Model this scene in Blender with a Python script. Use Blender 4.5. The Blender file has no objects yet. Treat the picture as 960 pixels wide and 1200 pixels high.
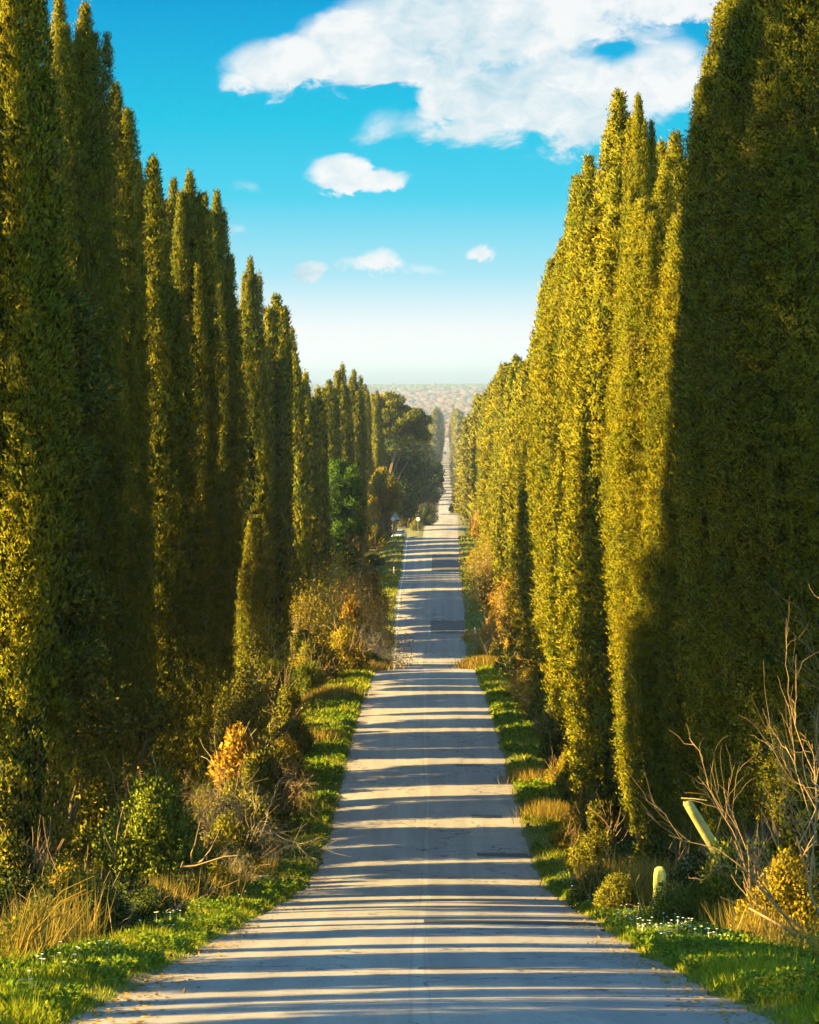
import bpy, math, random
import numpy as np
from mathutils import Vector, Matrix, noise as mnoise

random.seed(7)
RNG = np.random.default_rng(11)
SC = bpy.context.scene
COL = SC.collection
R = math.radians
PI = math.pi

# ------------------------------------------------------------------ frame of reference
F, VX, VY = 3000.0, 525.0, 412.0       # focal length in photo pixels, vanishing point
D_T = [-60, 0, 20, 32, 58, 63, 69, 78, 96, 120, 140, 150, 165, 182, 206, 222, 236, 258, 272, 300, 350, 380, 402, 471, 490, 600, 800, 940, 1000, 1180, 1422, 1833, 2357, 3000, 70000]
H_T = [-9, 1.5, 5.25, 7.5, 12.2, 12.95, 13.5, 13.9, 14.6, 15.9, 17.3, 18.5, 20.6, 22.1, 19.9, 19.9, 20.5, 18.7, 20.2, 25, 28.6, 29.2, 28.6, 30.1, 31, 42, 56, 61, 58.6, 51.5, 57, 69, 81, 86, 88]
C_D = [-60, 0, 20, 32, 58, 78, 96, 140, 190, 240, 260, 402, 471, 1000, 1833, 2357, 70000]
C_X = [0, 0, -.22, -.38, -.51, -.62, -.85, -1.26, -1.38, -1.62, -1.64, -1.14, -.94, -.8, -.8, 0, 0]
# smoothed profile
_gd = np.concatenate([np.arange(-60, 520, 1.0), np.arange(520, 3200, 8.0)])
_gh = np.interp(_gd, D_T, H_T)
_n1 = 580
_k = np.array([1, 2, 3, 4, 5, 4, 3, 2, 1], float); _k /= _k.sum()
_s = np.convolve(np.pad(_gh[:_n1], 4, mode='edge'), _k, 'valid'); _s[:6] = _gh[:6]; _s[-6:] = _gh[_n1-6:_n1]
_gh[:_n1] = _s
_k2 = np.array([1, 2, 3, 2, 1], float); _k2 /= _k2.sum()
_s = np.convolve(np.pad(_gh[_n1:], 2, mode='edge'), _k2, 'valid'); _s[:3] = _gh[_n1:_n1+3]; _gh[_n1:] = _s
_gd = np.append(_gd, 70000.0); _gh = np.append(_gh, 88.0)
def prof(d): return -np.interp(d, _gd, _gh)
def cx(d): return np.interp(d, C_D, C_X)
def y_of(d): return VY + F*(-prof(d))/d
_dd = np.arange(18, 141, .05); _yy = y_of(_dd)
def d_of(y): return float(_dd[int(np.argmin(abs(_yy-y)))])
def X_of(px, d): return (px-VX)*d/F
def Z_of(py, d): return -(py-VY)*d/F

def wob(x, y, s=1.0):
    return (np.sin(x*.9*s+1.3*np.sin(y*.37*s))*np.cos(y*.61*s+.8*np.sin(x*.5*s)) + .5*np.sin(x*2.3*s+y*1.7*s))

def ground(x, y):
    x = np.asarray(x, float); y = np.asarray(y, float)
    a = x-cx(y); s = abs(a)
    z = prof(y)
    bump = np.interp(s, [0, 2.6, 2.85, 3.6, 4.6, 5.6, 7.0, 10, 20, 60, 300, 3000], [-.06, -.06, .02, .06, -.10, -.38, -.25, .05, -.3, -1.2, -5, -10])
    rough = np.interp(s, [2.8, 3.4, 6, 30], [0, .035, .10, .35])
    fade = np.interp(y, [1500, 3000], [1, .35])
    return z+bump*fade+rough*wob(x, y)*.6

# ------------------------------------------------------------------ helpers
def tag(o, label=None, cat=None, group=None, kind=None):
    if label: o['label'] = label
    if cat: o['category'] = cat
    if group: o['group'] = group
    if kind: o['kind'] = kind
    return o

def mesh_np(name, V, Fc, mat, smooth=False, uv=None, N=None):
    """V (n,3), Fc list/array of equal-size faces or list of arrays"""
    me = bpy.data.meshes.new(name)
    V = np.asarray(V, np.float32)
    groups = Fc if isinstance(Fc, list) else [Fc]
    groups = [np.asarray(g, np.int32) for g in groups if len(g)]
    loops = np.concatenate([g.ravel() for g in groups])
    tot = np.concatenate([np.full(len(g), g.shape[1], np.int32) for g in groups])
    start = np.concatenate([[0], np.cumsum(tot)[:-1]]).astype(np.int32)
    me.vertices.add(len(V)); me.vertices.foreach_set('co', V.ravel())
    me.loops.add(len(loops)); me.loops.foreach_set('vertex_index', loops)
    me.polygons.add(len(tot)); me.polygons.foreach_set('loop_start', start)
    me.polygons.foreach_set('loop_total', tot)
    me.polygons.foreach_set('use_smooth', np.full(len(tot), smooth, bool))
    if uv is not None:
        l = me.uv_layers.new(name='UVMap'); l.data.foreach_set('uv', np.asarray(uv, np.float32)[loops].ravel())
    me.update(calc_edges=True)
    if N is None: me.validate()
    else:
        N = np.asarray(N, np.float32); N = N/(np.linalg.norm(N, axis=1)[:, None]+1e-9)
        me.polygons.foreach_set('use_smooth', np.full(len(tot), True, bool))
        me.normals_split_custom_set_from_vertices(N)
    if mat: me.materials.append(mat)
    return me

def link(name, me, parent=None, loc=(0, 0, 0), rot=(0, 0, 0), sc=(1, 1, 1)):
    o = bpy.data.objects.new(name, me); COL.objects.link(o)
    o.location = loc; o.rotation_euler = rot; o.scale = sc
    if parent: o.parent = parent
    return o

def empty(name, loc, rot=(0, 0, 0), sc=(1, 1, 1)):
    o = bpy.data.objects.new(name, None); COL.objects.link(o); o.empty_display_size = .3
    o.location = loc; o.rotation_euler = rot; o.scale = sc
    return o

def leaves(P, Dir, Nrm, L, W, fold=.25):
    """diamond leaves: base P, direction Dir, plane normal Nrm; returns V,F(tri)"""
    n = len(P)
    Dir = Dir/np.linalg.norm(Dir, axis=1)[:, None]
    S = np.cross(Dir, Nrm); S /= (np.linalg.norm(S, axis=1)[:, None]+1e-9)
    Nn = np.cross(S, Dir)
    L = np.broadcast_to(L, n)[:, None]; W = np.broadcast_to(W, n)[:, None]
    mid = P+Dir*L*.45
    V = np.empty((n, 4, 3))
    V[:, 0] = P
    V[:, 1] = mid+S*W*.5-Nn*W*fold
    V[:, 2] = P+Dir*L
    V[:, 3] = mid-S*W*.5-Nn*W*fold
    b = np.arange(n)[:, None]*4
    Fc = np.concatenate([b+[0, 1, 2], b+[0, 2, 3]])
    return V.reshape(-1, 3), Fc

def scales(P, Dir, Nrm, L, W):
    """single-triangle foliage scales: wide foot, pointed tip"""
    n = len(P); Dir = Dir/np.linalg.norm(Dir, axis=1)[:, None]
    S = np.cross(Dir, Nrm); S /= (np.linalg.norm(S, axis=1)[:, None]+1e-9)
    V = np.empty((n, 3, 3)); W = W[:, None]; L = L[:, None]
    V[:, 0] = P-S*W*.5; V[:, 1] = P+S*W*.5; V[:, 2] = P+Dir*L
    return V.reshape(-1, 3), np.arange(n)[:, None]*3+np.array([[0, 1, 2]])

def rnd_dir(n):
    v = RNG.normal(size=(n, 3)); return v/np.linalg.norm(v, axis=1)[:, None]

class Tubes:
    def __init__(s, k=5): s.V = []; s.F = []; s.n = 0; s.k = k
    def add(s, pts, rads):
        pts = [Vector(p) for p in pts]; k = s.k
        t0 = None
        for i, p in enumerate(pts):
            t = (pts[min(i+1, len(pts)-1)]-pts[max(i-1, 0)])
            if t.length < 1e-6: t = Vector((0, 0, 1))
            t.normalize()
            ref = Vector((0, 0, 1)) if abs(t.z) < .9 else Vector((1, 0, 0))
            a = t.cross(ref).normalized(); b = t.cross(a)
            for j in range(k):
                w = 2*PI*j/k
                s.V.append(p+(a*math.cos(w)+b*math.sin(w))*rads[i])
            if i:
                o = s.n+(i-1)*k
                for j in range(k):
                    s.F.append((o+j, o+(j+1) % k, o+k+(j+1) % k, o+k+j))
        s.n += len(pts)*k
    def mesh(s, name, mat): return mesh_np(name, np.array([tuple(v) for v in s.V]), np.array(s.F), mat, True)

def branchy(tb, p, d, L, r, depth, spread=.6, up=.15, segs=4, kids=3, tips=None, wander=.22):
    pts = [p.copy()]; rads = [r]
    dd = d.normalized()
    for i in range(segs):
        dd = (dd+Vector((random.gauss(0, wander), random.gauss(0, wander), random.gauss(0, wander)+up*.3))).normalized()
        pts.append(pts[-1]+dd*L/segs); rads.append(r*(1-.55*(i+1)/segs))
    tb.add(pts, rads)
    if tips is not None: tips.append((pts[-1].copy(), dd.copy(), depth))
    if depth <= 0: return
    for c in range(kids):
        t = random.uniform(.3, 1.0); i = min(int(t*segs), segs-1)
        q = pts[i].lerp(pts[i+1], t*segs-i)
        nd = (dd+Vector((random.gauss(0, spread), random.gauss(0, spread), random.gauss(0, spread)+up))).normalized()
        branchy(tb, q, nd, L*random.uniform(.5, .8), r*.55, depth-1, spread, up, segs, kids, tips, wander)

# ------------------------------------------------------------------ materials
def newmat(name):
    m = bpy.data.materials.new(name); m.use_nodes = True
    nt = m.node_tree; nt.nodes.clear()
    out = nt.nodes.new('ShaderNodeOutputMaterial')
    return m, nt, out
def nd(nt, t, **k):
    n = nt.nodes.new(t)
    for a, v in k.items(): setattr(n, a, v)
    return n
def mathn(nt, op, a, b=None, c=None, clamp=False):
    n = nt.nodes.new('ShaderNodeMath'); n.operation = op; n.use_clamp = clamp
    for i, v in enumerate((a, b, c)):
        if v is None: continue
        if isinstance(v, (int, float)): n.inputs[i].default_value = v
        else: nt.links.new(v, n.inputs[i])
    return n.outputs[0]
def mixc(nt, f, a, b, mode='MIX'):
    n = nt.nodes.new('ShaderNodeMix'); n.data_type = 'RGBA'; n.blend_type = mode
    for s, v in ((0, f), (6, a), (7, b)):
        if isinstance(v, (int, float)): n.inputs[s].default_value = v
        elif isinstance(v, tuple): n.inputs[s].default_value = (*v[:3], 1)
        else: nt.links.new(v, n.inputs[s])
    return n.outputs[2]
def ramp(nt, f, stops):
    n = nt.nodes.new('ShaderNodeValToRGB'); e = n.color_ramp.elements
    while len(e) < len(stops): e.new(.5)
    for i, (p, c) in enumerate(stops):
        e[i].position = p; e[i].color = (*c, 1) if len(c) == 3 else c
    if f is not None: nt.links.new(f, n.inputs[0])
    return n.outputs[0]
def noise(nt, vec, scale, detail=4, rough=.55, dist=0):
    n = nt.nodes.new('ShaderNodeTexNoise'); n.inputs['Scale'].default_value = scale
    n.inputs['Detail'].default_value = detail; n.inputs['Roughness'].default_value = rough
    n.inputs['Distortion'].default_value = dist
    if vec is not None: nt.links.new(vec, n.inputs['Vector'])
    return n.outputs[0]

def leafmat(name, c1, c2, c3, trans=.22, rough=.55, patch=.35, third=.12, dead=None):
    """foliage: leaf-to-leaf and clump-to-clump variation of the leaf colour"""
    m, nt, out = newmat(name)
    g = nd(nt, 'ShaderNodeNewGeometry'); oi = nd(nt, 'ShaderNodeObjectInfo')
    tc = nd(nt, 'ShaderNodeTexCoord')
    n1 = noise(nt, tc.outputs['Object'], .8, 3)
    f = mathn(nt, 'ADD', mathn(nt, 'MULTIPLY', g.outputs['Random Per Island'], .6), mathn(nt, 'MULTIPLY', n1, 1.0))
    f = mathn(nt, 'SUBTRACT', f, .35, clamp=True)
    col = mixc(nt, f, c1, c2)
    r3 = mathn(nt, 'GREATER_THAN', mathn(nt, 'FRACT', mathn(nt, 'MULTIPLY', g.outputs['Random Per Island'], 17.3)), 1-third)
    col = mixc(nt, mathn(nt, 'MULTIPLY', r3, .8), col, c3)
    if dead:
        n4 = noise(nt, tc.outputs['Object'], .55, 5, .65); n5 = noise(nt, tc.outputs['Object'], 2.2, 3)
        dd = mathn(nt, 'MULTIPLY', mathn(nt, 'SUBTRACT', n4, .64, clamp=True), 9, clamp=True)
        col = mixc(nt, mathn(nt, 'MULTIPLY', dd, .7), col, dead)
        col = mixc(nt, mathn(nt, 'MULTIPLY', mathn(nt, 'SUBTRACT', n5, .5, clamp=True), 2.2, clamp=True), col, (.05, .085, .008))
    v = mathn(nt, 'ADD', mathn(nt, 'MULTIPLY', oi.outputs['Random'], patch), 1-patch*.5)
    hs = nd(nt, 'ShaderNodeHueSaturation'); nt.links.new(col, hs.inputs['Color']); nt.links.new(v, hs.inputs['Value'])
    hs.inputs['Hue'].default_value = .5
    b = nd(nt, 'ShaderNodeBsdfPrincipled'); b.inputs['Roughness'].default_value = rough
    b.inputs['Specular IOR Level'].default_value = .08
    t = nd(nt, 'ShaderNodeBsdfTranslucent'); mx = nd(nt, 'ShaderNodeMixShader'); mx.inputs[0].default_value = trans
    nt.links.new(hs.outputs[0], b.inputs['Base Color']); nt.links.new(hs.outputs[0], t.inputs['Color'])
    nt.links.new(b.outputs[0], mx.inputs[1]); nt.links.new(t.outputs[0], mx.inputs[2])
    nt.links.new(mx.outputs[0], out.inputs[0])
    return m

def simple(name, col, rough=.6, metal=0, var=.25, scale=6, bump=.2, dark=None):
    m, nt, out = newmat(name)
    tc = nd(nt, 'ShaderNodeTexCoord')
    n1 = noise(nt, tc.outputs['Object'], scale, 6)
    d = dark or tuple(c*(1-var*1.6) for c in col)
    c = ramp(nt, n1, [(.3, d), (.68, col)])
    b = nd(nt, 'ShaderNodeBsdfPrincipled'); b.inputs['Roughness'].default_value = rough; b.inputs['Metallic'].default_value = metal
    nt.links.new(c, b.inputs['Base Color'])
    if bump:
        bp = nd(nt, 'ShaderNodeBump'); bp.inputs['Strength'].default_value = bump; bp.inputs['Distance'].default_value = .02
        nt.links.new(noise(nt, tc.outputs['Object'], scale*5, 5), bp.inputs['Height']); nt.links.new(bp.outputs[0], b.inputs['Normal'])
    nt.links.new(b.outputs[0], out.inputs[0])
    return m

M = {}
M['cyp'] = leafmat('cypress_foliage', (.060, .108, .007), (.345, .255, .004), (.28, .18, .010), trans=.12, third=.07, dead=(.20, .11, .03))
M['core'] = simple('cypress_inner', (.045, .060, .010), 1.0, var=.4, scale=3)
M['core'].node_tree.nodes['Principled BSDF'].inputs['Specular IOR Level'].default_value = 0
M['green'] = leafmat('green_leaves', (.08, .13, .012), (.25, .26, .018), (.28, .26, .03), trans=.25)
M['olive'] = leafmat('olive_leaves', (.11, .13, .012), (.32, .28, .018), (.38, .27, .03), trans=.25)
M['gold'] = leafmat('golden_leaves', (.20, .16, .010), (.44, .34, .02), (.42, .24, .03), trans=.3)
M['rust'] = leafmat('rusty_leaves', (.24, .13, .015), (.50, .30, .025), (.54, .36, .04), trans=.3)
M['oak'] = leafmat('holm_oak_leaves', (.06, .085, .010), (.20, .18, .012), (.42, .28, .02), trans=.2, third=.14)
M['dark'] = leafmat('dark_evergreen_leaves', (.030, .058, .012), (.085, .11, .014), (.12, .12, .02), trans=.12)
M['pine'] = leafmat('pine_needles', (.07, .105, .010), (.24, .21, .012), (.22, .15, .02), trans=.12)
M['bright'] = leafmat('bright_green_leaves', (.05, .12, .008), (.12, .21, .012), (.15, .2, .02), trans=.3)
M['grass'] = leafmat('grass_blades', (.11, .16, .008), (.34, .34, .010), (.42, .34, .03), trans=.3)
M['clover'] = leafmat('clover_leaves', (.07, .14, .008), (.22, .28, .010), (.30, .30, .02), trans=.25)
M['straw'] = leafmat('dry_grass', (.20, .14, .02), (.48, .33, .05), (.55, .42, .12), trans=.3)
M['bark'] = simple('bark', (.22, .15, .09), .9, scale=9, bump=.6)
M['twig'] = simple('twig_bark', (.36, .23, .10), .85, scale=5)
M['paletwig'] = simple('pale_twig_bark', (.50, .40, .25), .85, scale=5)
M['wood'] = simple('bare_wood', (.70, .56, .17), .8, scale=5, bump=.5)  # warm sunlight is coloured into the pale wood as yellow
M['stone'] = simple('marker_stone', (.88, .77, .16), .85, scale=9, bump=.8, var=.22)  # pale stone with the yellow of warm sunlight put into its colour
M['white'] = simple('white_plastic', (.78, .77, .72), .5, scale=12, var=.08)
M['metal'] = simple('galvanised_metal', (.42, .44, .44), .45, metal=.7, scale=8, var=.12, bump=0)
M['signback'] = simple('sign_back_metal', (.48, .50, .50), .5, metal=.3, scale=6, var=.1, bump=0)
M['tyre'] = simple('tyre_rubber', (.02, .02, .02), .8, scale=10)
M['glass'] = simple('dark_car_glass', (.02, .025, .03), .08, scale=2, bump=0, var=.05)
M['lamp'] = simple('headlight_glass', (.85, .85, .8), .12, scale=2, bump=0, var=.05)
M['petal'] = simple('white_petals', (.82, .80, .70), .7, scale=20, var=.05, bump=0)
M['red'] = simple('red_lens', (.5, .02, .02), .3, scale=3, bump=0, var=.1)
def paint(name, col):
    m = simple(name, col, .3, scale=2, var=.06, bump=0)
    m.node_tree.nodes['Principled BSDF'].inputs['Coat Weight'].default_value = .6
    return m
M['silver'] = paint('silver_car_paint', (.45, .47, .50))
M['cream'] = paint('cream_car_paint', (.78, .72, .50))
M['whitecar'] = paint('white_car_paint', (.80, .80, .78))

# asphalt -----------------------------------------------------------
m, nt, out = newmat('asphalt'); M['asphalt'] = m
uv = nd(nt, 'ShaderNodeUVMap'); sep = nd(nt, 'ShaderNodeSeparateXYZ'); nt.links.new(uv.outputs[0], sep.inputs[0])
u, v = sep.outputs[0], sep.outputs[1]
geo = nd(nt, 'ShaderNodeNewGeometry')
mp = nd(nt, 'ShaderNodeMapping'); nt.links.new(uv.outputs[0], mp.inputs[0]); mp.inputs['Scale'].default_value = (1.6, .035, 1)
streak = noise(nt, mp.outputs[0], 1.6, 5, .6)
mp2 = nd(nt, 'ShaderNodeMapping'); nt.links.new(uv.outputs[0], mp2.inputs[0]); mp2.inputs['Scale'].default_value = (.5, .09, 1)
blot = noise(nt, mp2.outputs[0], 1.2, 6, .6)
fine = noise(nt, uv.outputs[0], 34, 4, .75)
fine2 = noise(nt, uv.outputs[0], 9, 5, .7)
base = mixc(nt, ramp(nt, streak, [(.3, (0, 0, 0)), (.7, (1, 1, 1))]), (.23, .20, .205), (.365, .335, .32))
base = mixc(nt, mathn(nt, 'MULTIPLY', ramp(nt, blot, [(.46, (0, 0, 0)), (.58, (1, 1, 1))]), .65), base, (.20, .185, .20))
base = mixc(nt, mathn(nt, 'MULTIPLY', mathn(nt, 'SUBTRACT', fine, .47, clamp=True), 3.2), base, (.52, .48, .43))
base = mixc(nt, mathn(nt, 'MULTIPLY', ramp(nt, fine2, [(.5, (0, 0, 0)), (.68, (1, 1, 1))]), .55), base, (.15, .13, .13))
# lane tone: right lane in a section is a darker overlay
lane = mathn(nt, 'GREATER_THAN', u, .12)
seg = mathn(nt, 'MULTIPLY', lane, mathn(nt, 'GREATER_THAN', noise(nt, mp2.outputs[0], .35, 0), .5))
base = mixc(nt, mathn(nt, 'MULTIPLY', seg, .35), base, (.19, .175, .19))
# wheel tracks polished lighter
wt = mathn(nt, 'ABSOLUTE', mathn(nt, 'SUBTRACT', mathn(nt, 'ABSOLUTE', u), 1.35))
wt = mathn(nt, 'ABSOLUTE', mathn(nt, 'SUBTRACT', wt, .68))
base = mixc(nt, mathn(nt, 'MULTIPLY', mathn(nt, 'SUBTRACT', 1, mathn(nt, 'MULTIPLY', wt, 3.2), clamp=True), .22), base, (.40, .37, .36))
# centre joint: pale worn line and crack
wn = mathn(nt, 'MULTIPLY', mathn(nt, 'SUBTRACT', noise(nt, mp.outputs[0], 3, 3), .5), .12)
cu = mathn(nt, 'ABSOLUTE', mathn(nt, 'ADD', u, wn))
cl = mathn(nt, 'MULTIPLY', mathn(nt, 'LESS_THAN', cu, .05), mathn(nt, 'ADD', mathn(nt, 'MULTIPLY', streak, .22), .02))
base = mixc(nt, cl, base, (.50, .47, .45))
crk = mathn(nt, 'LESS_THAN', mathn(nt, 'ABSOLUTE', mathn(nt, 'SUBTRACT', cu, .085)), .012)
base = mixc(nt, mathn(nt, 'MULTIPLY', crk, .18), base, (.07, .065, .07))
vor = nd(nt, 'ShaderNodeTexVoronoi'); vor.feature = 'DISTANCE_TO_EDGE'; vor.inputs['Scale'].default_value = .55
dis = nd(nt, 'ShaderNodeMix'); dis.data_type = 'VECTOR'
nn = nd(nt, 'ShaderNodeTexNoise'); nn.inputs['Scale'].default_value = 2.5; nt.links.new(uv.outputs[0], nn.inputs['Vector'])
vm = nd(nt, 'ShaderNodeVectorMath'); vm.operation = 'ADD'; nt.links.new(uv.outputs[0], vm.inputs[0])
vs = nd(nt, 'ShaderNodeVectorMath'); vs.operation = 'SCALE'; vs.inputs['Scale'].default_value = .9; nt.links.new(nn.outputs[1], vs.inputs[0]); nt.links.new(vs.outputs[0], vm.inputs[1])
nt.links.new(vm.outputs[0], vor.inputs['Vector'])
ck = mathn(nt, 'MULTIPLY', mathn(nt, 'LESS_THAN', vor.outputs['Distance'], .016), mathn(nt, 'GREATER_THAN', noise(nt, uv.outputs[0], .25, 2), .52))
base = mixc(nt, mathn(nt, 'MULTIPLY', ck, .75), base, (.06, .055, .06))
# dusty gravel towards the edges
ed = mathn(nt, 'ADD', mathn(nt, 'SUBTRACT', mathn(nt, 'ABSOLUTE', u), 2.62), mathn(nt, 'MULTIPLY', mathn(nt, 'SUBTRACT', noise(nt, uv.outputs[0], 1.3, 5), .5), 1.0))
edm = mathn(nt, 'MULTIPLY', ed, 5, clamp=True)
base = mixc(nt, mathn(nt, 'MULTIPLY', edm, .85), base, mixc(nt, fine, (.14, .10, .07), (.34, .27, .18)))
b = nd(nt, 'ShaderNodeBsdfPrincipled'); b.inputs['Roughness'].default_value = .82; b.inputs['Specular IOR Level'].default_value = .3
nt.links.new(base, b.inputs['Base Color'])
bp = nd(nt, 'ShaderNodeBump'); bp.inputs['Strength'].default_value = .35; bp.inputs['Distance'].default_value = .01
nt.links.new(mathn(nt, 'ADD', fine, fine2), bp.inputs['Height']); nt.links.new(bp.outputs[0], b.inputs['Normal'])
nt.links.new(b.outputs[0], out.inputs[0])
M['tar'] = simple('fresh_tar', (.055, .052, .058), .7, scale=8, var=.3)
M['tar2'] = simple('weathered_tar', (.13, .12, .13), .75, scale=8, var=.3)
M['line'] = simple('worn_white_paint', (.62, .60, .56), .7, scale=3, var=.35)

# soil --------------------------------------------------------------
m, nt, out = newmat('soil_and_litter'); M['soil'] = m
tc = nd(nt, 'ShaderNodeTexCoord')
a1 = noise(nt, tc.outputs['Object'], .35, 6, .6); a2 = noise(nt, tc.outputs['Object'], 7, 6, .7); a3 = noise(nt, tc.outputs['Object'], .012, 4)
c = mixc(nt, ramp(nt, a2, [(.35, (0, 0, 0)), (.65, (1, 1, 1))]), (.07, .05, .025), (.19, .15, .07))
c = mixc(nt, ramp(nt, a1, [(.42, (0, 0, 0)), (.6, (1, 1, 1))]), c, (.09, .12, .025))
c = mixc(nt, mathn(nt, 'MULTIPLY', a3, .5), c, (.17, .14, .06))
b = nd(nt, 'ShaderNodeBsdfPrincipled'); b.inputs['Roughness'].default_value = .95
nt.links.new(c, b.inputs['Base Color'])
bp = nd(nt, 'ShaderNodeBump'); bp.inputs['Strength'].default_value = .8; bp.inputs['Distance'].default_value = .06
nt.links.new(a2, bp.inputs['Height']); nt.links.new(bp.outputs[0], b.inputs['Normal']); nt.links.new(b.outputs[0], out.inputs[0])
# sea
m, nt, out = newmat('sea_water'); M['sea'] = m
b = nd(nt, 'ShaderNodeBsdfPrincipled'); b.inputs['Base Color'].default_value = (.10, .17, .20, 1); b.inputs['Roughness'].default_value = .35
nt.links.new(b.outputs[0], out.inputs[0])
# distant woods
M['wood_far'] = leafmat('bare_winter_woods', (.14, .085, .055), (.23, .14, .095), (.10, .10, .04), trans=0, rough=.9, third=.15)
M['wood_green'] = leafmat('far_green_woods', (.06, .09, .03), (.13, .15, .05), (.10, .11, .03), trans=0, rough=.9, third=.2)

# ------------------------------------------------------------------ terrain, road, sea
def sheet(name, xs, ys, zf, mat, uvf=None, smooth=True):
    Xg, Yg = np.meshgrid(xs, ys)
    Z = zf(Xg, Yg)
    V = np.stack([Xg, Yg, Z], -1).reshape(-1, 3)
    nx, ny = len(xs), len(ys)
    i = np.arange(ny-1)[:, None]*nx+np.arange(nx-1)
    Fc = np.stack([i, i+1, i+nx+1, i+nx], -1).reshape(-1, 4)
    return mesh_np(name, V, Fc, mat, smooth)
ys = np.concatenate([np.arange(-40, 160, .8), np.arange(160, 520, 2.0), np.arange(520, 3000, 12.0), np.linspace(3000, 6600, 20)])
xs = np.concatenate([-np.geomspace(14, 4000, 26)[::-1], np.arange(-13.5, 13.6, .45), np.geomspace(14, 4000, 26)])
tag(link('ground', sheet('ground', xs, ys, ground, M['soil'])), kind='structure')
# the coast and sea to the horizon
tag(link('sea', sheet('sea', np.linspace(-12000, 12000, 9), np.linspace(6000, 62000, 12), lambda x, y: x*0-90.0, M['sea'])), kind='structure')

HALF = 2.75
def edge_w(d, s):   # ragged edge
    return HALF+.05*np.sin(d*.9+s*2)+.04*np.sin(d*2.7+s)+.03*np.sin(d*6.1+s*3)
ry = np.concatenate([np.arange(-35, 260, .35), np.arange(260, 520, 1.5), np.arange(520, 2700, 9.0)])
us = np.array([-1, -.92, -.75, -.5, -.25, -.02, .02, .25, .5, .75, .92, 1.0])
V = []; UV = []
for q in us:
    w = np.where(q < 0, edge_w(ry, 1.0), edge_w(ry, 4.0))*q
    V.append(np.stack([cx(ry)+w, ry, prof(ry)+.045*(1-q*q)], -1)); UV.append(np.stack([w, ry], -1))
V = np.stack(V, 1).reshape(-1, 3); UV = np.stack(UV, 1).reshape(-1, 2)
nx = len(us); i = np.arange(len(ry)-1)[:, None]*nx+np.arange(nx-1)
Fc = np.stack([i, i+1, i+nx+1, i+nx], -1).reshape(-1, 4)
tag(link('road', mesh_np('road', V, Fc, M['asphalt'], True, UV)), kind='structure')
def road_z(u, d): return prof(d)+.045*(1-(u/HALF)**2)
def patch(name, label, u0, u1, d0, d1, mat, jag=.03, cat='road patch'):
    n = 14; Vv = []; 
    for k in range(n):
        t = k/(n-1); uu = u0+(u1-u0)*t
        for e, d in ((0, d0), (1, d1)):
            dd = d+random.uniform(-jag, jag)
            Vv.append((cx(dd)+uu+random.uniform(-jag, jag)*.3, dd, float(road_z(uu, dd))+.004))
    Fc = np.array([(2*k, 2*k+2, 2*k+3, 2*k+1) for k in range(n-1)])
    tag(link(name, mesh_np(name, np.array(Vv), Fc, mat)), kind='structure')
patch('road_repair', '', 1.35, 2.7, d_of(1005)+.0, d_of(1001)+.1, M['tar'], .06)
patch('road_repair', '', 1.3, 2.2, d_of(960), d_of(956), M['tar2'], .08)
patch('road_repair', '', 0.05, 2.7, d_of(1085)-.1, d_of(1081), M['tar'], .05)
patch('road_repair', '', 0.0, 2.7, d_of(1141)-.02, d_of(1138.5), M['tar2'], .04)
patch('road_repair', '', .1, 2.65, 192, 197, M['tar2'], .2)
patch('road_repair', '', .08, 2.65, 237, 247, M['tar2'], .2)
patch('road_repair', '', 1.0, 2.0, 88, 88.6, M['tar2'], .1)
# worn edge line on the left beyond the crest
for d0, d1 in ((176, 262), (264, 330)):
    dd = np.arange(d0, d1, 1.0)
    L0 = np.stack([cx(dd)-2.52, dd, road_z(-2.52, dd)+.006], -1); L1 = np.stack([cx(dd)-2.40, dd, road_z(-2.40, dd)+.006], -1)
    V = np.stack([L0, L1], 1).reshape(-1, 3); k = np.arange(len(dd)-1)[:, None]*2
    tag(link('road_line', mesh_np('road_line', V, k+[0, 1, 3, 2], M['line'])), kind='structure')

# side lane and lay-by on the left near the crest
ly = np.linspace(252, 300, 12)
V = []
for d in ly:
    for w in (-2.7, -4, -6.5, -12): V.append((cx(d)+w, d, float(ground(cx(d)+w, d))+.06))
i = np.arange(len(ly)-1)[:, None]*4+np.arange(3)
tag(link('side_road', mesh_np('side_road', np.array(V), np.stack([i, i+1, i+5, i+4], -1).reshape(-1, 4), M['soil'])), kind='structure')

# ------------------------------------------------------------------ cypresses
def prof_r(t, sharp):
    return np.clip(np.minimum(1, .62+2.2*t), 0, 1)*np.clip(1-np.clip((t-.38)/.62, 0, 1)**sharp, 0, 1)**.8

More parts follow.
